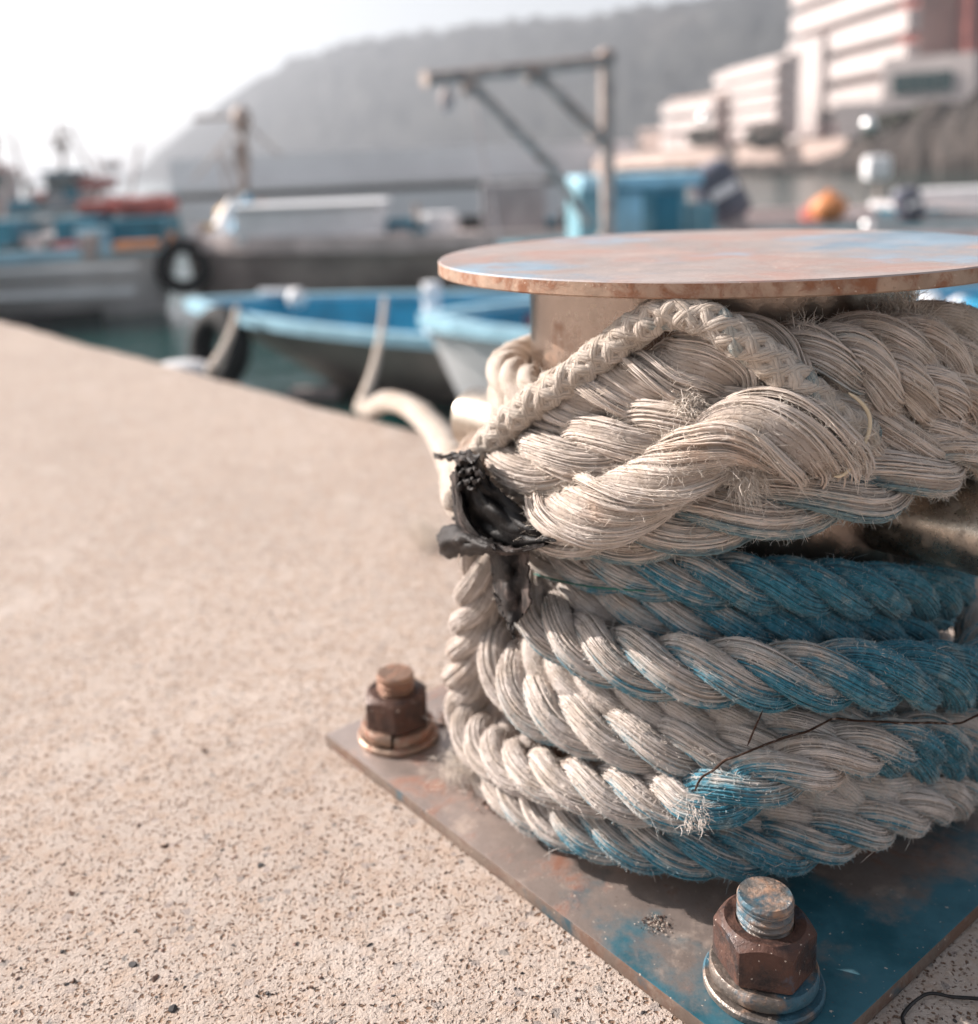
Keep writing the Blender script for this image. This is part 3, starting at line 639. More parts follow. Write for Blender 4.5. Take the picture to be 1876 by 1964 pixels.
r12 = laid_rope('mooring_rope', p9+tail(p9[-1], .9, .21, 0), .0225, blue=((0, -.4), (1, -.5)), fuzz=8000, seed=65, mats=UM, under=.1)
tag(r12, 'highest rope at the right edge of the tangle, beside the open boat', 'rope', 'thick bleached ropes tangled below the cap')
p10 = path(z3, [(1620, 620, .215), (1740, 640, .222), (1876, 620, .226)])
r13 = laid_rope('mooring_rope', p10+tail(p10[-1], 1.0, .21, 0), .0235, blue=((0, -.4), (1, -.5)), fuzz=5000, seed=67, mats=UM, under=.1)
tag(r13, 'rope in the gap at right below the steeply twisted rope', 'rope', 'thick bleached ropes tangled below the cap')
# unlaid strands
p2 = path(z3, [(330, 770, .222), (420, 700, .226), (520, 632, .229), (640, 575, .231), (760, 545, .232), (880, 520, .233), (980, 480, .233), (1080, 470, .232), (1180, 520, .230), (1290, 590, .226), (1380, 650, .222)])
r14 = bundle('unlaid_strand', p2, .0262, n=500, pitch=.150, hand=1, blue=((0, -.8), (.6, -.5), (.85, -.1), (1, .1)), seed=71, yr=.00058, fuzz=14000, rk=((0, .6), (.2, .9), (.5, 1.0), (.8, 1.15), (1, .8)))
tag(r14, 'fanned-out bundle of loose yarns lying under the braided loop', 'rope strand', 'unlaid yarn bundles')
p4 = path(z3, [(395, 1000, .262), (480, 1010, .270), (600, 975, .275), (740, 915, .277), (860, 850, .278), (950, 785, .279), (1030, 735, .279), (1130, 715, .278), (1240, 722, .277), (1340, 745, .272), (1400, 770, .262)])
r15 = bundle('unlaid_strand', p4, .0262, n=560, pitch=.205, hand=1, blue=((0, -.9), (1, -.75)), seed=73, yr=.0006, fuzz=24000, rk=((0, .75), (.25, 1.05), (.5, .85), (.62, .8), (.8, 1.1), (1, 1.)), L=(.004, .016), splay=(0, .5))
tag(r15, 'split yellowish bundle of yarns climbing from the black plastic to a frayed end', 'rope strand', 'unlaid yarn bundles')
# braided line
pb = [cyl(*z3(160, 900), .255)]+path(z3, [(205, 800, .262), (240, 740, .262), (310, 670, .258), (400, 600, .254), (500, 535, .250), (600, 460, .246), (700, 385, .246), (790, 325, .252), (880, 305, .258), (960, 330, .262), (1050, 385, .268), (1150, 455, .272), (1240, 525, .274), (1310, 590, .276), (1370, 650, .278), (1430, 695, .278), (1480, 715, .270), (1470, 740, .25)])
r16 = braided('braided_line', pb, .0138, blue=((0, -.7), (.45, -.6), (.7, -.15), (1, .0)), seed=81)
tag(r16, 'thin braided cord looping up over the tangle to just under the cap', 'rope')
thin('loose_yarn', path(z3, [(1440, 580, .285), (1480, 610, .288), (1508, 650, .29), (1512, 700, .292), (1490, 760, .294), (1455, 825, .297), (1420, 858, .297), (1392, 862, .297)]), .0014, M['loose'], r16)

# frayed tufts: hairs gathered at cut ends
def tuft(name, c, nrm, count, L, seed, blue=-.6, spread=.006, parent=None, curl=.5, mat_='upper_fibre'):
    q = np.random.default_rng(seed); P = np.array(c)+q.normal(0, spread, (500, 3)); Nr = norm(np.array(nrm)+q.normal(0, .35, (500, 3)))
    g = Geo(); g.add(*fibres(P, Nr, norm(q.normal(0, 1, (500, 3))), np.full(500, blue), count, L, seed=seed, r=.00022, out=1.2, curl=curl))
    return g.build(name, [M[mat_]], parent)
tuft('frayed_end', cyl(*z3(1390, 770), .285), (.5, -.8, -.1), 800, (.008, .03), 91, parent=r15)
tuft('frayed_end', cyl(*z3(1100, 860), .283), (0, -.7, -.8), 500, (.008, .035), 92, parent=r15)
tuft('frayed_end', cyl(*z4(925, 985), .292), (.0, -.9, -.4), 220, (.006, .016), 93, blue=-.2, parent=r3, curl=.9, mat_='rope_fibre')
tuft('frayed_end', cyl(*z3(1620, 335), .215), (-.1, -.5, .8), 700, (.01, .03), 94, parent=r12, spread=.009)
tuft('frayed_end', cyl(*z3(1290, 400), .232), (.2, -.5, .9), 300, (.01, .024), 95, parent=r10, curl=.8)
tuft('frayed_end', cyl(*z3(900, 620), .262), (-.2, -.6, -.6), 350, (.008, .02), 96, parent=r14, curl=.6)
tg = tuft('fibre_tuft', onz(*z5(1010, 800), .014), (-.3, -.5, .5), 420, (.012, .035), 97, spread=.010, blue=-1, curl=.8)
tag(tg, 'clump of white rope fluff on the plate at the left foot of the coil', 'fibre tuft')
tg = tuft('fibre_tuft', onz(820, 1035, -.005), (-.3, -.3, .6), 480, (.03, .09), 98, spread=.016, blue=-1, curl=.7)
tag(tg, 'blurred pale fluff lying on the concrete behind the black plastic', 'fibre tuft')

# ------------------------------------------------------------ twine, wire, thread
tw = thin('twine', path(z4, [(1990, 600, .292), (1876, 655, .288), (1800, 684, .286), (1700, 682, .282), (1600, 680, .278), (1450, 674, .268), (1380, 672, .268), (1300, 708, .276), (1200, 742, .284), (1110, 775, .288), (1030, 808, .292), (985, 840, .294), (945, 866, .294), (925, 912, .297)]), .0009, M['twine'], wob=.0008)
tag(tw, 'brown dirt-specked twine lying across the lower coil', 'twine')
thin('twine_branch', path(z4, [(1152, 640, .286), (1125, 700, .288), (1100, 760, .29)]), .0007, M['twine'], tw)
wr = thin('wire', [onz(*z6(x, y), -.011) for x, y in [(2050, 1420), (1876, 1384), (1750, 1374), (1640, 1356), (1570, 1390), (1520, 1440), (1500, 1480), (1515, 1520), (1540, 1530)]], .0013, M['wire'])
tag(wr, 'thin black wire curling on the concrete at the bottom right corner', 'wire')
gt = thin('green_thread', path(z4, [(380, 180, .235), (450, 200, .236), (560, 222, .238), (660, 232, .24), (760, 238, .24)]), .0008, M['green'])
tag(gt, 'short green thread caught between the upper turns of the coil', 'thread')

# ------------------------------------------------------------ black plastic
def sheet(mb, upper, lower, nc, nr, rf, ripple=.004, seed=0, rag=0., th=.0011):
    q = np.random.default_rng(seed)
    def samp(pts, n_):
        P, s = spline([(x, y, 0) for x, y in pts], 4); u = np.linspace(0, s[-1], n_+1); return np.stack([np.interp(u, s, P[:, k]) for k in range(2)], 1)
    A, B = samp(upper, nc), samp(lower, nc); ph = q.uniform(0, 6, 4); vs = {}
    G = np.zeros((nr+1, nc+1, 3))
    for j in range(nr+1):
        for i in range(nc+1):
            t = j/nr; u = i/nc; jx, jy = (q.normal(0, 1.6, 2)+4*np.array([math.sin(i*.9+j*.7+ph[3])*math.sin(i*.37), math.sin(i*1.3+j*.8)]) if j in (0, nr) or i in (0, nc) else (0, 0))
            p = A[i]*(1-t)+B[i]*t+np.array([jx, jy])*rag
            r = rf(u, t)+ripple*(abs(math.sin(t*7+u*4+ph[0]))*1.1+abs(math.sin(u*6-t*9+ph[1]))*.8+math.sin(t*27+u*8+ph[2])*.12+.25*math.sin(u*23+t*11))
            G[j, i] = cyl(*z3(*p), r)
    N_ = np.cross(np.gradient(G, axis=1), np.gradient(G, axis=0)); N_ = norm(N_)
    keep = np.ones((nr, nc), bool)
    for j in range(nr):
        for i in range(nc):
            if (j in (0, nr-1) or i in (0, nc-1)) and q.random() < .16*max(0, rag-.6): keep[j, i] = False
    def vv(j, i, s_):
        k = (j, i, s_)
        if k not in vs: vs[k] = mb.bm.verts.new(G[j, i]+N_[j, i]*th*s_)
        return vs[k]
    for j in range(nr):
        for i in range(nc):
            if not keep[j, i]: continue
            c4 = [(j, i), (j, i+1), (j+1, i+1), (j+1, i)]
            mb.bm.faces.new([vv(*c, 1) for c in c4]); mb.bm.faces.new([vv(*c, -1) for c in c4[::-1]])
            for (a, b), nb in (((0, 1), (j-1, i)), ((1, 2), (j, i+1)), ((2, 3), (j+1, i)), ((3, 0), (j, i-1))):
                if not (0 <= nb[0] < nr and 0 <= nb[1] < nc) or not keep[nb]:
                    mb.bm.faces.new([vv(*c4[b], 1), vv(*c4[a], 1), vv(*c4[a], -1), vv(*c4[b], -1)])
mb = MB()
sheet(mb, [(195, 800), (240, 880), (310, 945), (380, 1005), (455, 1072)], [(125, 850), (150, 1000), (215, 1080), (310, 1116), (455, 1082)], 70, 30, lambda u, t: .284+.012*math.sin(math.pi*t)-.012*u-.008*(1-u)*t, .0035, 1, .5)
pl = mb.build('plastic_wrap', M['rubber'], smooth=True, angle=80)
tag(pl, 'torn black plastic wrapped round the ropes at the left of the tangle', 'plastic wrap')
mb = MB()
sheet(mb, [(135, 815), (140, 905), (165, 1000), (220, 1066), (320, 1106), (430, 1086)], [(105, 860), (112, 940), (125, 1030), (190, 1092), (280, 1124), (400, 1100)], 70, 16, lambda u, t: .294+.008*math.sin(math.pi*t*1.4)-.014*u, .0035, 2, 1.3)
sheet(mb, [(58, 1062), (85, 1030), (130, 1028), (190, 1060), (250, 1090)], [(70, 1118), (90, 1134), (140, 1128), (200, 1122), (255, 1118)], 26, 10, lambda u, t: .290+.014*math.sin(math.pi*t)-.006*(1-u), .003, 3, .8)
mb.build('curled_edge', M['rubber_old'], pl, smooth=True, angle=80)
mb = MB()
sheet(mb, [(50, 782), (90, 790), (130, 782), (165, 775), (200, 800)], [(52, 800), (92, 802), (125, 812), (155, 830), (195, 850)], 24, 5, lambda u, t: .285-.01*(1-u), .004, 4, 1.6)
sheet(mb, [(140, 800), (180, 812), (215, 860)], [(118, 900), (150, 900), (185, 905)], 16, 12, lambda u, t: .296, .006, 7, 1.8)
mb.build('torn_shred', M['rubber_old'], pl, smooth=True, angle=80)
mb = MB()
def z4to3(x, y): return x, y+1008.6
sheet(mb, [z4to3(*p) for p in [(232, 95), (300, 105), (362, 100)]], [z4to3(*p) for p in [(262, 300), (318, 345), (372, 285)]], 20, 30, lambda u, t: .272+.004*t-.004*math.cos(u*9), .0014, 5, .9)
sheet(mb, [z4to3(*p) for p in [(245, 240), (285, 285), (312, 330)]], [z4to3(*p) for p in [(300, 362), (312, 385), (318, 402)]], 8, 10, lambda u, t: .274, .003, 6, .8)
mb.build('hanging_tail', M['rubber_old'], pl, smooth=True, angle=80)

# ------------------------------------------------------------ rope from the pile to the quay edge
qp = [ony(708, 815, 1.75), ony(716, 785, 1.66), ony(745, 769, 1.45), ony(790, 783, 1.2), ony(832, 820, .85), ony(862, 862, .5), ony(880, 905, .25), cyl(900, 960, .262)]
rq = laid_rope('mooring_rope', [epoint(-1.35, .03).tolist()+[-.5]]+qp, .024, blue=((0, -1), (1, -1)), fuzz=4000, seed=101, mats=UM, step=.004)
tag(rq, 'out-of-focus white rope arching from the quay edge to the coil', 'rope')

# ------------------------------------------------------------ dirt, stones
def stone(r, seed):
    q = random.Random(seed); bm = bmesh.new(); bmesh.ops.create_icosphere(bm, subdivisions=2, radius=r)
    ax = Vector((q.uniform(.6, 1.4), q.uniform(.5, 1), q.uniform(.3, .6)))
    pl_ = [(Vector((q.gauss(0, 1), q.gauss(0, 1), q.gauss(0, 1))).normalized(), q.uniform(.30, .72)*r) for _ in range(9)]
    for v in bm.verts:
        for n_, d in pl_:
            k = v.co.dot(n_)
            if k > d: v.co -= n_*(k-d)
        v.co = Vector((v.co.x*ax.x, v.co.y*ax.y, v.co.z*ax.z))
    me = bpy.data.meshes.new('stone'); bm.to_mesh(me); bm.free(); return me
stones = [(z7, r, c) for z7, r, c in [((1218, 868), .0045, 'd'), ((620, 1332), .0060, 'd'), ((335, 998), .0048, 's'), ((290, 1270), .0046, 'd'), ((345, 1410), .0050, 's'), ((820, 1540), .0060, 'd'),
    ((725, 1398), .0050, 's'), ((760, 1270), .0040, 'r'), ((1205, 1480), .0035, 'd'), ((1850, 598), .0050, 'd'), ((770, 780), .0072, 's'), ((650, 682), .0050, 's'), ((960, 335), .0050, 's'), ((1070, 297), .0035, 'd'), ((1385, 1238), .0045, 'r'), ((1732, 1240), .0033, 'd'), ((1460, 1440), .0035, 's'), ((1500, 1395), .0030, 'r')]]
words = {'d': 'dark', 's': 'grey', 'r': 'reddish'}
wh = ['left of the near bolt', 'towards the bottom left corner', 'near the left edge', 'nearest the left edge low down', 'set on edge at lower left', 'at the bottom edge', 'beside the larger dark one', 'standing out by its warm colour', 'below the plate edge', 'against the plate edge near the left bolt', 'the largest and flattest one', 'half sunk in mid quay', 'upper one on the blurred quay', 'smallest upper one', 'angular and lying near the plate', 'close to the long edge of the plate', 'near the bottom of the frame', 'tiny one near the bottom']
for i, ((zx, zy), r, c) in enumerate(stones):
    p = onz(zx/1.876*.7673, (1700+zy/1.876)*.7673, -.0145)
    me = stone(r*.8, i); me.materials.append({'d': M['stone_dark'], 's': M['soil'], 'r': M['stone_rose']}[c])
    o = link('pebble', me, loc=p); o.rotation_euler = (0, 0, i*1.3)
    tag(o, '%s pebble on the concrete, %s' % (words[c], wh[i]), 'pebble', 'loose pebbles on the quay')
# loose grit: nobody could count it
def scatter(name, n_, region, rr, mats, z, seed, wts=None, fp=lambda u: u):
    q = np.random.default_rng(seed); base = []
    for k in range(5):
        me = stone(1, 200+k); V = np.array([v.co[:] for v in me.vertices]); F = np.array([p.vertices[:] for p in me.polygons]); base.append((V, F)); bpy.data.meshes.remove(me)
    VV = []; FF = []; MI = []; o = 0
    for i in range(n_):
        x, y = region(q)
        r = rr[0]*(rr[1]/rr[0])**(q.random()**2.2); V, F = base[q.integers(5)]; a = q.uniform(0, 6.28); c, s_ = math.cos(a), math.sin(a)
        W = V@np.array([[c, s_, 0], [-s_, c, 0], [0, 0, 1]])*r+np.array([x, y, z+r*q.uniform(-.25, .2)])
        VV.append(W); FF.append(F+o); o += len(V); MI.append(np.full(len(F), q.choice(len(mats), p=wts)))
    me = npmesh(name, np.vstack(VV), np.vstack(FF), mats, mi=np.concatenate(MI), smooth=False); return link(name, me)
def reg(q):
    while True:
        x, y = q.uniform(0, 1876), q.uniform(0, 1)**.55*1300+800
        p = onz(x, y, -.015); a = p[:2]@u_; b = p[:2]@w_
        if max(abs(a), abs(b)) > HS+.002 and p[:2]@EN < EDGE-.05: return p[0], p[1]
tag(scatter('grit', 5200, reg, (.0006, .0030), [M['stone_light'], M['stone_dark'], M['stone_rose'], M['soil']], -.0148, 5, [.52, .16, .17, .15]), kind='stuff')
def clump(name, c, rad, n_, mats, seed, label, r=(.0008, .0045), zz=.0):
    q0 = np.random.default_rng(seed)
    reg_ = lambda q: (c[0]+q.normal(0, rad), c[1]+q.normal(0, rad))
    o = scatter(name, n_, reg_, r, mats, zz, seed); tag(o, label, 'dirt'); return o
clump('dirt_clump', onz(*z5(1245, 1010), .002), .008, 420, [M['soil'], M['stone_rose'], M['soil']], 6, 'dark crumbly dirt on the plate under the left turns of the coil', zz=.003)
clump('dirt_clump', onz(*z5(940, 490), .002), .009, 260, [M['soil'], M['stone_rose']], 7, 'rusty crumbs on the plate just right of the left bolt', zz=.002)
clump('dried_crust', onz(*z6(272, 1005), .001), .0052, 260, [M['soil'], M['stone_light']], 8, 'dried crusty patch on the plate left of the near bolt', r=(.0006, .0022), zz=.001)
WZ = -1.5
# ------------------------------------------------------------ BACKGROUND: boats
def boat(name, label, bow, ang, L, B, fb, mats, rake=.9, blunt=2.2, sheer=.35, inner=.34, group=None, stripe=None, depth=.45, deckz=None, rail=.10):
    """bow = world xy of the stem head; ang = direction the boat points; local x runs stern(-L) to bow(0)"""
    e = empty(name, (bow[0], bow[1], WZ), ang); tag(e, label, 'boat', group)
    T_ = np.linspace(0, 1, 30); hb = B/2*np.maximum(0, 1-np.maximum(0, (T_-.35)/.65)**blunt)**.85*(.84+.16*np.minimum(1, T_/.35)); hb[-1] = .03
    gz = fb*(1+sheer*T_**2.2); rows = []; top = []
    for i, t in enumerate(T_):
        xg = -L+L*t; xk = -L+(L-rake)*t; prof = []
        for k, (w, h) in enumerate(((0, -.30), (.45, -.25), (.72, -.02), (.88, .45), (.97, .85), (1, 1))):
            f = max(0, (h+.3)/1.3); x = xk+(xg-xk)*f; z = h*gz[i] if h > 0 else h; prof.append((x, hb[i]*w**(1+.5*t), z))
        rows.append([(x, -y, z) for x, y, z in prof[::-1]]+prof[1:]); top.append(prof[-1])
    mb = MB(); mb.grid(rows); r0 = [v for v in mb.bm.verts][:11]; mb.bm.faces.new(r0)
    mb.build('hull', mats[0], e, smooth=True, angle=50)
    dz = fb*(1-depth) if deckz is None else deckz
    mb = MB(); ir = []; hh = [-.30, -.25, -.02, .45, .85, 1]; ww = [0, .45, .72, .88, .97, 1]
    for i, (x, y, z) in enumerate(top):
        h = dz/gz[i]; wb = np.interp(h, hh, ww)**(1+.5*T_[i]); f = max(0, (h+.3)/1.3); xb = -L+(L-rake)*T_[i]; xb = xb+(x-xb)*f-.06
        yi = max(.0, y-.09); yb = max(0, y*wb-.10); xi = x-.05*(i == 29)
        ir.append([(xi, -yi, z-.01), (xb, -yb, dz), (xb, yb, dz), (xi, yi, z-.01)])
    mb.grid(ir); mb.bm.faces.new([v for v in mb.bm.verts][:4]); mb.build('deck', mats[2], e)
    # gunwale rail: a wide flat cap following both sides and the transom
    mb = MB(); pts = [(x, -y, z) for x, y, z in top]+[(x, y, z) for x, y, z in top[::-1]]
    rr = []; rw, rh = .14, rail
    for i, p in enumerate(pts):
        x, y, z = p; s_ = -1 if i < 30 else 1; d = np.array([0, s_, 0])
        if i in (28, 29, 30, 31): d = norm(np.array([.8, s_*.6, 0]))
        o = np.array(p)+d*.05; q_ = np.array(p)-d*(rw-.05); rr.append([o+[0, 0, -rh*.6], o+[0, 0, rh*.4], q_+[0, 0, rh*.4], q_+[0, 0, -rh*.6], o+[0, 0, -rh*.6]])
    mb.grid(rr); mb.build('gunwale', mats[1], e)
    if stripe:
        mb = MB(); st = []
        for s_ in (-1, 1):
            mb2 = [[tuple(np.array(((-L+(L-rake)*t)+(rake*t)*.42, s_*(hb[i]*(.83)+.012), h)) ) for h in (.0, .16)] for i, t in enumerate(T_[:-2])]
            mb.grid(mb2)
        mb.build('boot_stripe', stripe, e)
    return e
def pt(e, x, y, Y): return ony(x, y, Y)
def lbox(e, name, c, size, m_, bev=.02, rz=0):
    return MB().box(c, size, rz=rz, bev=bev).build(name, m_, e)
OPEN = 'open boats moored along the quay'
b3 = onz(365, 572, -.62)
e3 = boat('open_boat', 'open boat with blue inside and tan hull, tyre at its bow', b3, math.pi-math.radians(16), 8.5, 3.3, .62, (M['hull_grey'], M['rail_pale'], M['blue']), rake=2.0, blunt=2.6, sheer=.35, group=OPEN)
MB().tube((-2.6, 0, .35), (-2.6, 0, 1.02), .085).tube((-2.6, -.22, .92), (-2.6, .22, .92), .05).build('mooring_post', M['white'], e3)
lbox(e3, 'thwart', (-4.6, 0, .55), (.35, 2.7, .06), M['blue']); lbox(e3, 'locker', (-4.2, .6, .62), (1.0, .8, .42), M['red'])
MB().sphere((-1.35, .35, .92), .10).build('float', M['white'], e3, smooth=True)
MB().tube((-1.0, -.5, .86), (-.55, -.5, .86), .05).tube((-.9, -.5, .7), (-.9, -.5, .86), .03).tube((-.65, -.5, .7), (-.65, -.5, .86), .03).build('cleat', M['chrome'], e3, smooth=True)
b4 = onz(812, 598, -.50)
e4 = boat('open_boat', 'white-hulled open boat with rounded blue gunwale, just behind the bollard', b4, math.pi-math.radians(2), 7.5, 3.2, .80, (M['white'], M['rail_pale'], M['blue']), rake=.5, blunt=3.4, sheer=.18, group=OPEN)
lbox(e4, 'thwart', (-3.2, 0, .55), (.4, 2.8, .06), M['blue']); lbox(e4, 'engine_box', (-5.0, -.1, .62), (1.2, .9, .5), M['blue'])
MB().sphere((-4.3, -.9, .72), .16).sphere((-4.6, -.95, .70), .13).build('foam_float', M['white'], e4, smooth=True)
# long work boat behind, with white wheelhouse
b2 = onz(352, 463, -.42)
e2 = boat('fishing_boat', 'long brown-hulled fishing boat with low white deckhouse behind the blue open boat', b2, math.pi-math.radians(3), 13, 3.2, 1.02, (M['hull_grey'], M['rail_pink'], M['rail_pink']), rake=.25, blunt=4.5, sheer=.06, deckz=.8, rail=.24, group='fishing boats in the harbour')
for zz in (.66, .42): MB().box((-6.6, -1.52 if zz > .5 else -1.47, zz), (12.2, .06, .07), bev=.01).build('rubbing_strake', M['hull_grey'], e2)
dh = lbox(e2, 'deckhouse', (-2.2, .3, 1.31), (2.25, 1.3, .54), M['white'], .06)
lbox(dh, 'window', (-2.05, -.365, 1.19), (.48, .03, .18), M['teal'], .01); lbox(dh, 'window', (-2.85, -.365, 1.44), (.22, .03, .18), M['rail_pale'], .01); lbox(dh, 'roof', (-2.2, .3, 1.61), (2.35, 1.5, .05), M['white'], .02)
wl = lbox(e2, 'wheelhouse', (-5.35, .3, 1.42), (.98, 1.2, .80), M['grey'], .05)
wn = lbox(wl, 'window', (-5.35, -.32, 1.68), (.5, .03, .20), M['teal'], .01)
MB().tube((-4.15, -.3, .8), (-4.15, -.3, 1.36), .29, n=20).build('drum', M['white'], e2, smooth=True)
lbox(e2, 'fish_box', (-4.75, -.6, 1.12), (.5, .45, .34), M['hull_dark'], .02); lbox(e2, 'fish_box', (-3.45, -.2, 1.12), (.6, .5, .36), M['teal'], .02)
lbox(e2, 'engine_hatch', (-6.6, 0, 1.1), (.9, 1, .5), M['rock'], .03)
MB().tube((-3.75, -.9, .8), (-3.75, -.9, 1.5), .05).build('stanchion', M['galv'], e2); MB().tube((-6.4, -.7, .8), (-6.4, -.7, 1.9), .05).build('stanchion', M['galv'], e2)
# left hull
b1_ = onz(345, 470, -.46)
e1 = boat('fishing_boat', 'pale grey fishing boat at far left with a cluttered deck', b1_, math.radians(2), 13, 3.0, 1.05, (M['hull_white'], M['rail_pale'], M['rail_pink']), rake=.4, blunt=7, sheer=.02, stripe=M['hull_dark'], deckz=.8, rail=.16, group='fishing boats in the harbour')
MB().box((-5.6, -1.50, .50), (10.4, .06, .10), bev=.01).build('rubbing_strake', M['white'], e1); MB().box((-5.6, -1.53, .86), (10.6, .06, .07), bev=.01).build('rubbing_strake', M['white'], e1)
lbox(e1, 'hatch', (-1.45, 0, 1.30), (.60, 1.3, .50), M['teal'], .03); lbox(e1, 'hatch', (-.55, .2, 1.28), (.85, 1.3, .44), M['teal'], .03)
lbox(e1, 'fish_box', (-1.15, -.72, 1.20), (.45, .35, .42), M['rail_pale'], .02)
lbox(e1, 'net_pile', (-.60, .7, 1.66), (.85, .9, .30), M['red'], .12); lbox(e1, 'net_pile', (-1.40, .7, 1.66), (.55, .9, .22), M['red'], .10)
lbox(e1, 'locker', (-2.15, .2, 1.15), (.5, .9, .3), M['rail_pink'], .03); lbox(e1, 'locker', (-2.7, .2, 1.3), (.4, .9, .5), M['teal'], .03); lbox(e1, 'fender_board', (-.40, -1.1, 1.13), (.65, .3, .12), M['orange'], .03)
def clutter(e, x0, x1, y0, y1, z, n_, seed, mm):
    q = random.Random(seed)
    for k in range(n_):
        w_ = q.uniform(.12, .42); h_ = q.uniform(.12, .4)
        lbox(e, q.choice(('crate', 'fish_box', 'gear_box')), (q.uniform(x0, x1), q.uniform(y0, y1), z+h_/2), (w_, q.uniform(.2, .5), h_), M[q.choice(mm)], .02, rz=q.uniform(-.3, .3))
clutter(e1, -4.2, -.2, -1.0, .9, .98, 22, 3, ('rail_pink', 'white', 'hull_grey', 'teal', 'red', 'rock', 'rail_pale', 'orange'))
clutter(e2, -7.5, -3.3, -1.0, .6, .82, 20, 5, ('rail_pink', 'white', 'hull_grey', 'teal', 'rock', 'hull_dark', 'rail_pale'))
clutter(e2, -.9, -.2, -.6, .6, 1.0, 6, 8, ('rail_pink', 'hull_grey', 'yellow', 'white', 'rock'))
def tyre(loc, rz, tilt, label, R_=.34, r_=.12):
    mb = MB(); n = 36; prof = [(R_+r_*math.cos(a)*1.0, r_*1.1*math.sin(a)) for a in np.linspace(0, 2*math.pi, 15)[:-1]]
    mb.lathe(prof, n=n, close=True, rot=Matrix.Rotation(math.pi/2, 4, 'X')); o = mb.build('tyre', M['tyre'], smooth=True)
    o.location = loc; o.rotation_euler = (tilt, 0, rz); tag(o, label, 'tyre', 'tyre fenders hung on the boats'); return o
p = ony(352, 512, b1_[1]-.2); tyre(p, .25, 0, 'black tyre hung between the grey boat and the brown fishing boat', .33, .12)
p = ony(420, 668, b3[1]-.8); tyre(p, -.75, -.2, 'black tyre hung at the bow of the blue open boat, beside its mooring line', .30, .12)
p = ony(352, 605, b3[1]+.3)
# lines to the quay
def line(name, a, b, sag, r, m_, label, group=None):
    a, b = np.array(a), np.array(b); pts = [a+(b-a)*t-np.array([0, 0, sag*4*t*(1-t)]) for t in np.linspace(0, 1, 8)]
    o = laid_rope(name, pts, r, blue=((0, -1), (1, -1)), fuzz=0, seed=3, mats=UM, step=.02); tag(o, label, 'rope', group); return o
line('mooring_line', ony(452, 592, b3[1]-.7), [*epoint(-1.90, .01)[:2], -.04], .02, .030, M['white'], 'pale mooring line rising beside the tyre to the blue boat', 'mooring lines to the quay')
q1 = onz(405, 712, -.03); q2 = onz(690, 786, -.03)
bpy.data.objects.remove(bpy.data.objects['mooring_line'])
line('mooring_line', ony(455, 590, b3[1]-.7), q1+np.array([0, 0, .0]), .05, .022, M['white'], 'pale mooring line rising beside the tyre to the blue boat', 'mooring lines to the quay')
line('mooring_line', ony(738, 572, b3[1]-1.9), q2, .10, .020, M['white'], 'pale mooring line nearer the bollard, running up to the blue boat rail', 'mooring lines to the quay')
# float by the quay wall and plank on the water
fp = onz(352, 712, -.22); fo = MB().sphere(fp, .10, (1.5, .7, .5)).build('foam_float', M['white'], smooth=True); tag(fo, 'white foam float hanging just past the quay edge on the left', 'float')
pk = onz(605, 752, WZ+.03); fo = MB().box(pk, (.50, .16, .07), rz=-.2, bev=.02).build('plank', M['rail_pink']); tag(fo, 'pale plank floating on the green water below the blue boat', 'plank')

# davit frame on its own low work boat
YD = 10.5
a_, b_2 = ony(1163, 112, YD), ony(818, 152, YD-1.0); foot = ony(1167, 470, YD); foot[2] = -.55
# work boat that carries the davit and the turquoise house
eW = boat('work_boat', 'turquoise-housed work boat carrying the rusty davit frame, behind the bollard cap', (onz(1000, 455, -.3)[0]-.3, YD+.9), math.pi, 7.5, 2.8, 1.05, (M['hull_grey'], M['turq'], M['rail_pink']), rake=.6, blunt=3, sheer=.1, deckz=.8, group='fishing boats in the harbour')
dv = empty('davit_frame', foot); dv.parent = eW; dv.matrix_parent_inverse = Matrix.Identity(4)
wx = Vector((eW.location)); R_ = Matrix.Rotation(-math.pi, 3, 'Z'); dv.location = R_ @ (Vector(foot)-wx); dv.rotation_euler = (0, 0, -math.pi)
f_ = Vector(foot)
def dp(v): return Vector(v)-f_
A_, B_ = dp(a_), dp(b_2)
MB().tube((0, 0, 0), A_+Vector((0, 0, .05)), .078, n=16).sphere(A_, .11).tube((0, 0, .0), (0, 0, .35), .12).build('post', M['galv'], dv, smooth=True)
MB().tube(A_+Vector((.06, 0, -.02)), B_, .068, n=16).tube(B_, B_+(B_-A_)*.01, .085).build('arm', M['galv'], dv, smooth=True)
t1 = A_+(B_-A_)*.80; t2 = A_+(B_-A_)*.43
MB().tube(t1+Vector((0, 0, -.02)), dp(ony(1062, 325, YD-.3)), .055).tube(dp(ony(1062, 325, YD-.3)), dp(ony(1128, 430, YD)), .045).sphere(t1+Vector((.05, 0, -.12)), .10).build('brace', M['galv'], dv, smooth=True)
MB().tube(t2+Vector((0, 0, -.02)), dp(ony(1150, 262, YD)), .06).sphere(t2+Vector((0, 0, -.08)), .10).sphere(dp(ony(1145, 262, YD)), .10).build('brace', M['galv'], dv, smooth=True)
h_ = B_+(A_-B_)*.10
MB().tube(h_, h_+Vector((0, 0, -.12)), .03).sphere(h_+Vector((0, 0, -.22)), .075, (1, .6, 1.6)).build('pulley_block', M['rail_pink'], dv, smooth=True)
MB().tube(h_+Vector((.25, 0, -.1)), h_+Vector((.50, .1, -1.8)), .012).build('hoist_line', M['rail_pink'], dv)
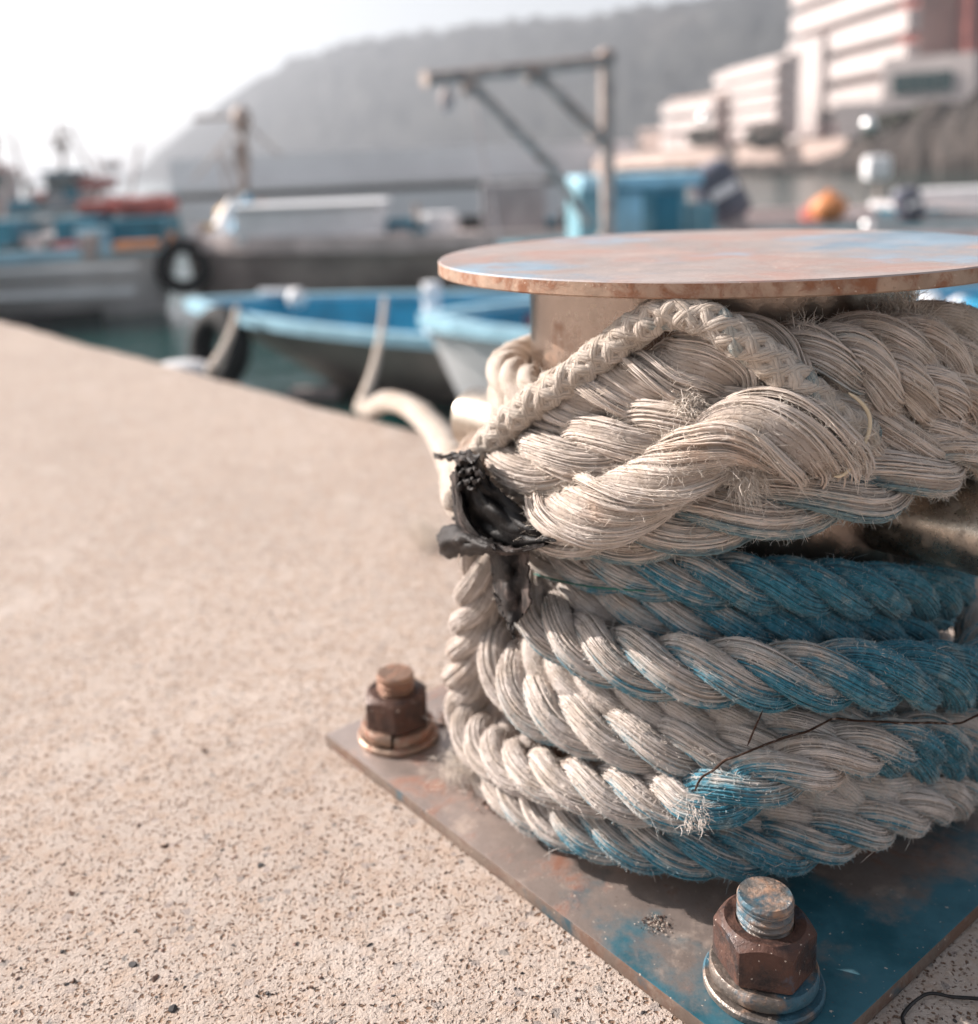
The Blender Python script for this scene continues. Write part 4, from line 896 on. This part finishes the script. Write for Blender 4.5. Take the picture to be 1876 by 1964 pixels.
def ebox(par, name, x0, y0, x1, y1, Y, dep, m_, bev=.03):
    c0, c1 = ony(x0, y0, Y), ony(x1, y1, Y); c = (c0+c1)/2; c[1] += dep/2; s_ = (abs(c1[0]-c0[0]), dep, abs(c0[2]-c1[2]))
    if par is None: return MB().box((0, 0, 0), s_, bev=bev).build(name, m_, loc=c)
    inv = Matrix.LocRotScale(par.location, par.rotation_euler, None).inverted()
    o = MB().box((0, 0, 0), s_, bev=bev).build(name, m_, par); l = inv @ Vector(c); o.location = l; o.rotation_euler = (0, 0, -par.rotation_euler.z); return o
hs_ = ebox(eW, 'turquoise_house', 1108, 348, 1318, 470, YD+.35, 1.1, M['turq'], .05)
def sub(par, name, x0, y0, x1, y1, Y, dep, m_, bev=.01):
    c0, c1 = ony(x0, y0, Y), ony(x1, y1, Y); c = (c0+c1)/2; s_ = (abs(c1[0]-c0[0]), dep, abs(c0[2]-c1[2]))
    g = par.parent; base = Vector(g.location)+Matrix.Rotation(g.rotation_euler.z, 3, 'Z') @ Vector(par.location) if g else Vector(par.location)
    return MB().box(Vector(c)-base, s_, bev=bev).build(name, m_, par)
sub(hs_, 'panel', 1172, 372, 1232, 452, YD+.33, .04, M['rail_pale']); sub(hs_, 'roof', 1100, 338, 1322, 352, YD+.8, 1.3, M['rail_pale']); sub(hs_, 'door', 1255, 372, 1305, 460, YD+.33, .04, M['teal'])
ebox(eW, 'locker', 1320, 392, 1372, 470, YD+.6, .6, M['turq'])
# masts and gear further back
YM = 19
ms = empty('mast_pole', ony(466, 420, YM)); tag(ms, 'rusty mast with drooping stays standing left of the davit', 'mast')
mz = lambda x, y: Vector(ony(x, y, YM))-Vector(ms.location)
MB().tube((0, 0, -1.0), mz(466, 222), .10, .07).build('pole', M['galv'], ms, smooth=True)
MB().sphere(mz(463, 228), .19, (1, 1, 1.3)).box(mz(464, 300), (.26, .2, .5)).build('lamp_cluster', M['galv'], ms)
MB().tube(mz(466, 222), mz(370, 228), .035).build('yard', M['galv'], ms)
for a, b in (((466, 232), (540, 300)), ((466, 380), (430, 300)), ((440, 395), (420, 280)), ((466, 232), (372, 345))): MB().tube(mz(*a), mz(*b), .022).build('stay', M['galv'], ms)
# distant fishing boats on the left, faded
def trawler(x, y, Y, s_, cols, label):
    P_ = onz(x, y, WZ); P_ = ony(x, y, Y); P_[2] = WZ; e = boat('trawler', label, (P_[0], P_[1]), math.radians(8), 9*s_, 2.8*s_, 1.3*s_, (cols[0], cols[1], M['rail_pink']), rake=1, sheer=.4, deckz=1.0*s_, group='trawlers moored far back on the left')
    w = lbox(e, 'wheelhouse', (-5.2*s_, 0, 2.1*s_), (1.5*s_, 1.7*s_, 1.8*s_), M['grey'], .05); lbox(w, 'window', (-5.2*s_, -.86*s_, 2.5*s_), (1.2*s_, .05, .4*s_), M['glass'], .01)
    qq = random.Random(int(x))
    for k in range(5):
        x0 = qq.uniform(-7.5, -2.0)*s_; x1 = x0+qq.uniform(-1.6, 1.6)*s_; MB().tube((x0, 0, 1.2*s_), (x1, 0, qq.uniform(3, 5.2)*s_), .05).build('boom', M['galv'], e)
    for k in range(6): lbox(e, 'gear_box', (qq.uniform(-7.5, -2)*s_, -.5, qq.uniform(1.6, 3.4)*s_), (qq.uniform(.3, .8), .4, qq.uniform(.2, .5)), M[qq.choice(('rail_pink', 'red', 'teal', 'rock', 'grey'))], .03)
    lbox(w, 'roof', (-5.2*s_, 0, 3.05*s_), (1.8*s_, 2.0*s_, .12), cols[1], .02)
    MB().tube((-5.2*s_, 0, 3.0*s_), (-5.2*s_, 0, 5.4*s_), .07).tube((-5.9*s_, 0, 4.6*s_), (-4.5*s_, 0, 4.9*s_), .05).box((-5.2*s_, 0, 4.3*s_), (.5, .3, .3)).build('mast', M['galv'], e)
    MB().tube((-2.5*s_, 0, 1*s_), (-1.6*s_, 0, 4.2*s_), .07).build('boom', M['rail_pink'], e)
    lbox(e, 'net_pile', (-3.0*s_, 0, 1.5*s_), (1.2*s_, 1.4*s_, .7*s_), M['red'], .2); lbox(e, 'fish_box', (-7.3*s_, -.3, 1.45*s_), (1.3*s_, 1.2*s_, .8*s_), M['teal'], .05)
    return e
trawler(345, 400, 40, .8, (M['hull_white'], M['teal']), 'white trawler with dark mast and red nets behind the grey boat')
trawler(200, 400, 50, .9, (M['hull_grey'], M['red']), 'hazy dark trawler with red roof at far left')
trawler(95, 398, 30, .6, (M['teal'], M['white']), 'small teal trawler cut by the left edge of the photo')
# bits on the middle boats
def buoy(x, y, Y, r, m_, label, sc=(1, 1, 1)):
    o = MB().sphere((0, 0, 0), r, sc).tube((0, 0, r*.9*sc[2]), (0, 0, r*1.25*sc[2]), r*.2).build('buoy', m_, smooth=True, loc=ony(x, y, Y)); tag(o, label, 'buoy'); return o
buoy(432, 412, 16.5, .16, M['yellow'], 'yellow buoy on the deck left of the white deckhouse'); buoy(505, 405, 17, .14, M['orange'], 'small orange buoy hung just left of the white deckhouse')
def cone(x, y, Y, r, h, m_, label, tilt=0):
    o = MB().lathe([(r, 0), (r*.9, h*.2), (r*.25, h), (.02, h*1.02)], n=20).build('covered_reel', m_, smooth=True, loc=ony(x, y, Y)); o.rotation_euler = (0, tilt, 0); tag(o, label, 'tarpaulin'); return o
cone(432, 446, 16.2, .24, .55, M['white'], 'white tarpaulin bundle propped beside the mast foot', .3); cone(462, 446, 16.0, .20, .62, M['blue'], 'blue tarpaulin bundle propped beside the mast foot', .25)
# right: outboards, floats, boats
eR = boat('open_boat', 'blue open boat with white gunwale at the right edge, behind the bollard cap', (ony(1700, 440, 15)[0], 15.5), math.pi-.03, 7, 2.6, 1.05, (M['teal'], M['white'], M['blue']), rake=.6, sheer=.2, blunt=3, group=OPEN)
ebox(eR, 'cabin_top', 1758, 366, 1990, 392, 14.6, .8, M['white'])
ebox(eR, 'cabin', 1765, 392, 1990, 450, 14.8, .7, M['teal'])
eS = boat('open_boat', 'grey skiff with cluttered deck between the turquoise house and the right edge', (ony(1300, 440, 17.5)[0], 18), math.pi, 9, 2.4, .95, (M['hull_white'], M['rail_pink'], M['rail_pink']), rake=.6, sheer=.15, blunt=3, group=OPEN)
def outboard(x, y, Y, s_, label, tilt):
    e = empty('outboard_motor', ony(x, y, Y), 0); e.rotation_euler = (0, tilt, 0); tag(e, label, 'outboard motor', 'tilted outboard motors')
    mb = MB(); mb.box((0, 0, .30*s_), (.42*s_, .5*s_, .62*s_), bev=.11*s_); mb.build('cowl', M['outboard'], e, smooth=True, angle=60)
    MB().box((0, 0, -.28*s_), (.2*s_, .22*s_, .7*s_), bev=.03).box((0, 0, -.62*s_), (.42*s_, .10*s_, .06*s_), bev=.01).build('leg', M['grey'], e)
    lb = MB(); lb.box((0, -.255*s_, .33*s_), (.28*s_, .02, .10*s_), bev=.005); lb.build('trim_band', M['white'], e)
    return e
outboard(1405, 418, 12.5, 1.25, 'dark blue-grey outboard motor tilted up right of the turquoise house', -.5)
outboard(1752, 420, 13.4, .72, 'darker outboard motor tilted up by the right-hand blue boat', -.35)
buoy(1590, 398, 14, .24, M['orange'], 'large orange float above the bollard cap at right', (1.1, 1, .85)); buoy(1555, 412, 14.5, .15, M['red'], 'small reddish float beside the large orange one')
wp = empty('marker_buoy', ony(1684, 400, 24)); tag(wp, 'white marker buoy on a thin post in the right of the harbour', 'buoy')
w0 = Vector(wp.location); MB().tube((0, 0, -1.5), Vector(ony(1684, 345, 24))-w0, .05).build('post', M['galv'], wp); MB().box(Vector(ony(1682, 322, 24))-w0, (.62, .4, .58), bev=.15).build('head', M['white'], wp, smooth=True)
for i, (x, y, Y) in enumerate(((1667, 238, 60), (1665, 432, 12), (1362, 352, 12.3), (1350, 226, 70))):  # polished balls added to stand in for blurred sun glints
    o = MB().sphere((0, 0, 0), (.40, .075, .065, .34)[i], n=24).build('glint_ball', M['chrome'], smooth=True, loc=ony(x, y, Y))
    tag(o, ['polished ball added for the round glint above the shore rocks', 'small polished ball added for the glint just over the bollard cap', 'polished ball added for the glint by the tilted outboard', 'polished ball added for the round glint by the low shore houses'][i], 'ball')

# ------------------------------------------------------------ shore
# breakwater: pale wall, dark quay in front
def wallobj(name, pts, th, m_, label, cat, base=WZ-.5):
    mb = MB(); a = [Vector(ony(*p)) for p in pts]; fr = [[(v.x, v.y, base) for v in a], [tuple(v) for v in a], [(v.x, v.y+th, v.z) for v in a], [(v.x, v.y+th, base) for v in a]]
    mb.grid(fr); n_ = len(a); vs = [v for v in mb.bm.verts]
    for k in (0, n_-1): mb.bm.faces.new([vs[k+r*n_] for r in range(4)])
    o = mb.build(name, m_); tag(o, label, cat); return o
bw = empty('breakwater', ony(700, 330, 170)); tag(bw, 'long pale breakwater wall across the harbour mouth below the hill', 'breakwater')
def wallpart(name, pts, th, m_, par, base):
    o = wallobj(name, pts, th, m_, None, None, base); o.data.transform(Matrix.Translation(-Vector(par.location))); o.parent = par
    return o
wallpart('parapet', [(322, 306, 176), (700, 288, 172), (1000, 277, 169), (1215, 270, 167)], 6, M['b_grey'], bw, WZ-1)
jt = empty('pontoon', ony(700, 372, 38)); tag(jt, 'dark-edged pontoon running behind the white deckhouse', 'pontoon')
wallpart('deck_edge', [(280, 374, 42), (480, 367, 40), (800, 352, 39), (1145, 338, 38)], 2.2, M['rock'], jt, -.62)
wallpart('float_wall', [(282, 386, 41.9), (480, 380, 39.9), (800, 364, 38.9), (1143, 350, 37.9)], 2.0, M['b_grey'], jt, WZ-.2)
# sea wall, rocks
sw = empty('sea_wall', ony(1450, 300, 105)); tag(sw, 'tan sea wall under the seafront buildings', 'sea wall')
wallpart('wall', [(1170, 304, 150), (1280, 290, 128), (1450, 276, 112), (1625, 264, 99)], 60, M['b_wall'], sw, WZ-1)
gb = np.random.default_rng(12); rows = []
for j, t in enumerate(np.linspace(0, 1, 12)):
    row = []
    for x in np.linspace(1560, 2500, 60):
        Yb = 96-(x-1560)/740*30; top = np.interp(x, [1560, 1620, 1700, 1800, 2500], [300, 262, 250, 246, 246]); P0 = ony(x, top, Yb+22); P_ = ony(x, 330, Yb+22*t)
        row.append((P_[0]+gb.normal(0, .5), Yb+22*t+gb.normal(0, .5), WZ-.5+(P0[2]-WZ+.5)*min(1, t*1.05)**.7+gb.normal(0, .55)*(t > 0)))
    rows.append(row)
tag(MB().grid(rows).build('rocky_bank', M['rock'], smooth=False), kind='structure')
for k, x in enumerate(np.linspace(1300, 1600, 12)):
    Y = 128-(x-1280)/360*30; c = ony(x, 283-(x-1280)/360*26, Y-.4); MB().tube((Vector(c)-Vector(sw.location)), Vector(c)-Vector(sw.location)+Vector((0, 0, 1.1)), .12, n=6).build('railing_post', M['b_brick'], sw)
q = random.Random(4)
for k in range(34):
    x = 1210+k*26+q.uniform(-8, 8); big = max(0, (x-1580)/300)
    Y = 126-(x-1210)/900*56-5; hgt = .9+min(3.4, big*4.6)*q.uniform(.7, 1.1); P_ = ony(x, 330, Y)
    mb = MB(); r_ = bmesh.ops.create_icosphere(mb.bm, subdivisions=2, radius=1)
    for v in mb.bm.verts: v.co *= 1+q.uniform(-.16, .16)
    bmesh.ops.transform(mb.bm, matrix=Matrix.Diagonal((q.uniform(1.5, 2.6)+big, 2.2, hgt, 1)), verts=mb.bm.verts[:])
    o = mb.build('shore_rock', M['rock'], loc=(P_[0], P_[1], WZ+hgt*.25)); o.rotation_euler = (0, 0, q.uniform(0, 3))
    tag(o, 'brown boulder in the band of rocks along the foot of the sea wall', 'rock', 'boulders along the foot of the sea wall')
# hotel: tall white balconied slab with brick tower
def block(par, name, P0, P1, z0, z1, dep, m_):
    a, b = Vector((*P0, 0)), Vector((*P1, 0)); d = b-a; n_ = Vector((-d.y, d.x, 0)).normalized(); c = (a+b)/2+n_*dep/2; rz = math.atan2(d.y, d.x)
    o = MB().box((0, 0, 0), (d.length, dep, z1-z0)).build(name, m_, par); o.location = Vector((c.x, c.y, (z0+z1)/2))-Vector(par.location); o.rotation_euler = (0, 0, rz); return o, rz, d, n_
SLAB = [.68]
def facade(par, P0, P1, z0, z1, floors, bays, dep, wm, sm, wall, slab=True, wh=.42):
    body, rz, d, n_ = block(par, 'wall', P0, P1, z0, z1, dep, wall); L = d.length; fh = (z1-z0)/floors
    for f in range(floors):
        zc = z0+fh*(f+.5)-(z0+z1)/2
        for b in range(bays):
            o = MB().box((0, 0, 0), (L/bays*.72, .3, fh*wh)).build('window', wm, body); o.location = (-L/2+L/bays*(b+.5), -dep/2-.1, zc+fh*.12)
        if slab:
            o = MB().box((0, 0, 0), (L*1.0, 1.4, fh*SLAB[0])).build('balcony', sm, body); o.location = (0, -dep/2-.7, zc-fh*(.5-SLAB[0]/2))
    return body
def pz(x, y, Y): return ony(x, y, Y)[2]
ht = empty('hotel', ony(1640, 262, 130)); tag(ht, 'tall white hotel with stacked balconies and a brick tower at the right', 'building')
Pa, Pb = ony(1532, 200, 150), ony(1757, 200, 116)
facade(ht, Pa[:2], Pb[:2], pz(1640, 262, 131), 34, 9, 7, 16, M['b_window'], M['b_white'], M['b_pink'])
Pc, Pd = ony(1757, 200, 116), ony(1848, 200, 119); bt, rz, d, n_ = block(ht, 'brick_tower', Pc[:2]+[.05, .05], Pd[:2], pz(1800, 120, 117), 36, 3, M['b_brick'])
bt2, *_ = block(ht, 'side_tower', ony(1848, 200, 113)[:2], ony(1990, 200, 112)[:2], pz(1860, 225, 112), 36, 14, M['b_brick'])
pod, rz, d, n_ = block(ht, 'podium', ony(1690, 200, 113)[:2], ony(1866, 200, 108)[:2], pz(1700, 262, 112), pz(1700, 112, 112), 9, M['b_white'])
for k in range(4):
    o = MB().box((0, 0, 0), (d.length*.15, .3, 2.1)).build('window', M['b_green'], pod); o.location = (d.length*(-.30+.165*k), -4.6, (pz(1760, 158, 110)-(pz(1700, 262, 112)+pz(1700, 112, 112))/2))
ter, *_ = block(ht, 'terrace', ony(1600, 200, 104)[:2], ony(1862, 200, 98)[:2], pz(1700, 262, 101), pz(1730, 192, 101), 5, M['b_white'])
st, *_ = block(ht, 'stair_block', ony(1508, 200, 146)[:2], ony(1572, 200, 137)[:2], pz(1530, 262, 140), pz(1530, 72, 140), 2.2, M['b_white'])
mid = empty('seafront_building', ony(1440, 262, 132)); tag(mid, 'white four-storey building stepping down left of the hotel', 'building', 'seafront buildings')
facade(mid, ony(1388, 200, 142)[:2], ony(1512, 200, 120)[:2], pz(1440, 265, 131), pz(1440, 120, 131), 5, 4, 1.2, M['b_pink'], M['b_white'], M['b_white'], wh=.35)
lo = empty('seafront_building', ony(1340, 262, 140)); tag(lo, 'low tan and white building at the left end of the seafront row', 'building', 'seafront buildings')
facade(lo, ony(1286, 200, 150)[:2], ony(1388, 200, 136)[:2], pz(1340, 282, 143), pz(1340, 184, 143), 3, 4, 3, M['b_window'], M['b_white'], M['b_wall'], wh=.4)
lo2 = empty('seafront_building', ony(1240, 262, 160)); tag(lo2, 'farthest small pale house beyond the low tan building', 'building', 'seafront buildings')
facade(lo2, ony(1225, 200, 168)[:2], ony(1272, 200, 160)[:2], pz(1250, 300, 164), pz(1250, 248, 164), 2, 3, 7, M['b_window'], M['b_white'], M['b_wall'], slab=False)
# planting in front of the hotel terrace
def bush(x, y, Y, r, label, seed):
    g_ = np.random.default_rng(seed); n_ = 700; d = norm(g_.normal(0, 1, (n_, 3))); c = d*(g_.uniform(.5, 1, (n_, 1))**.5)*r*np.array([1.3, 1, .75]); a = norm(g_.normal(0, 1, (n_, 3)))*r*.13; b = norm(np.cross(a, g_.normal(0, 1, (n_, 3))))*r*.09
    V = np.stack([c-a, c+b, c+a, c-b], 1).reshape(-1, 3); F = np.arange(n_*4).reshape(-1, 4)
    e = empty('shrub', ony(x, y, Y)); tag(e, label, 'shrub', 'shrubs along the seafront')
    link('foliage', npmesh('foliage', V, F, [M['leaf']], smooth=False), e); MB().tube((0, 0, -r*.9), (0, 0, 0), r*.08, r*.04).build('stem', M['galv'], e)
M['leaf'] = simple('leaf', (.06, .06, .035), .8, 0, .5, .5)
for k, (x, y, Y, r, l) in enumerate(((1468, 262, 108, 1.7, 'dark shrub at the foot of the white stepped building'), (1350, 262, 118, 1.5, 'shrub before the low tan building'), (1720, 252, 92, 2.4, 'broad brown-green shrub on the bank under the hotel terrace'), (1790, 246, 88, 2.8, 'largest shrub on the bank under the hotel terrace'), (1850, 256, 84, 2.6, 'shrub on the bank nearest the right edge'))):
    bush(x, y, Y, r, l, k)
# hill
sil = [(-60, 352), (262, 335), (300, 296), (340, 262), (420, 205), (500, 152), (580, 122), (700, 94), (800, 78), (900, 66), (1000, 54), (1150, 44), (1250, 26), (1380, 8), (1500, -12), (1700, -60), (1950, -90), (2300, -60)]
hx = np.linspace(-60, 2300, 150); hy = np.interp(hx, [a for a, _ in sil], [b for _, b in sil]); g_ = np.random.default_rng(9); rows = []
for j, t in enumerate(np.linspace(0, 1, 26)):
    row = []
    for i, x in enumerate(hx):
        Yf = 620-330*np.clip((x-300)/1300, 0, 1); Yt = Yf+190; top = ony(x, hy[i], Yt)
        if t <= .8:
            s_ = t/.8; P_ = np.array([top[0]*(1-.0)*((Yf+(Yt-Yf)*s_)/Yt), Yf+(Yt-Yf)*s_, WZ-2+(top[2]-WZ+2)*math.sin(s_*math.pi/2)**.9])
        else:
            s_ = (t-.8)/.2; P_ = np.array([top[0], Yt+s_*150, WZ-2+(top[2]-WZ+2)*(1-s_*s_)])
        amp = 3.2*min(1, (P_[2]-WZ)/25)
        row.append(P_+g_.normal(0, 1, 3)*np.array([1.2, 1.2, amp*.55]))
    rows.append(row)
mh, nh, bh = mat('hill_wood', .95, 0, .1); n = N(nh); co = n('ShaderNodeTexCoord').outputs['Object']
c = n.mix(n.ramp(n.noise(co, .06, 6, .65), .35, .65), (.020, .022, .022), (.050, .050, .046)); c = n.mix(n.math('MULTIPLY', n.ramp(n.noise(co, .015, 4, .5), .55, .7), .5), c, (.075, .066, .060))
nh.links.new(c, bh.inputs['Base Color']); nh.links.new(n.bump(n.noise(co, .25, 5, .7), 1, 3.), bh.inputs['Normal'])
tag(MB().grid(rows).build('hill', mh, smooth=True, angle=180), kind='structure')
# ridge trees on the skyline
for k in range(46):
    x = 560+k*21+q.uniform(-7, 7); Yt = 620-330*np.clip((x-300)/1300, 0, 1)+190; y = np.interp(x, [a for a, _ in sil], [b for _, b in sil]); r = q.uniform(2.6, 5.2)*(Yt/700)
    P_ = ony(x, y-2, Yt); gg = np.random.default_rng(k+300); n_ = 260; d = norm(gg.normal(0, 1, (n_, 3))); c = d*gg.uniform(.4, 1, (n_, 1))*r*np.array([1.2, 1, .9]); a = norm(gg.normal(0, 1, (n_, 3)))*r*.22; b = norm(np.cross(a, gg.normal(0, 1, (n_, 3))))*r*.16
    V = np.stack([c-a, c+b, c+a, c-b], 1).reshape(-1, 3)+[0, 0, r*.5]; e = empty('hill_tree', P_); tag(e, 'hazy tree crown breaking the skyline of the hill', 'tree', 'trees along the skyline of the hill')
    link('crown', npmesh('crown', V, np.arange(n_*4).reshape(-1, 4), [M['leaf']], smooth=False), e); MB().tube((0, 0, -r), (0, 0, r*.5), r*.09, r*.04, n=6).build('trunk', M['galv'], e)
# haze
hz, nz, bz = mat('air', 1); nz.nodes.remove(bz); pv = nz.nodes.new('ShaderNodeVolumePrincipled'); pv.inputs['Color'].default_value = (.84, .89, .98, 1); pv.inputs['Density'].default_value = HAZE; pv.inputs['Anisotropy'].default_value = .35
nz.links.new(pv.outputs[0], nz.nodes['Material Output'].inputs['Volume'])
o = MB().box((0, 600, 60), (2600, 1500, 130)).build('haze', hz); tag(o, kind='stuff')
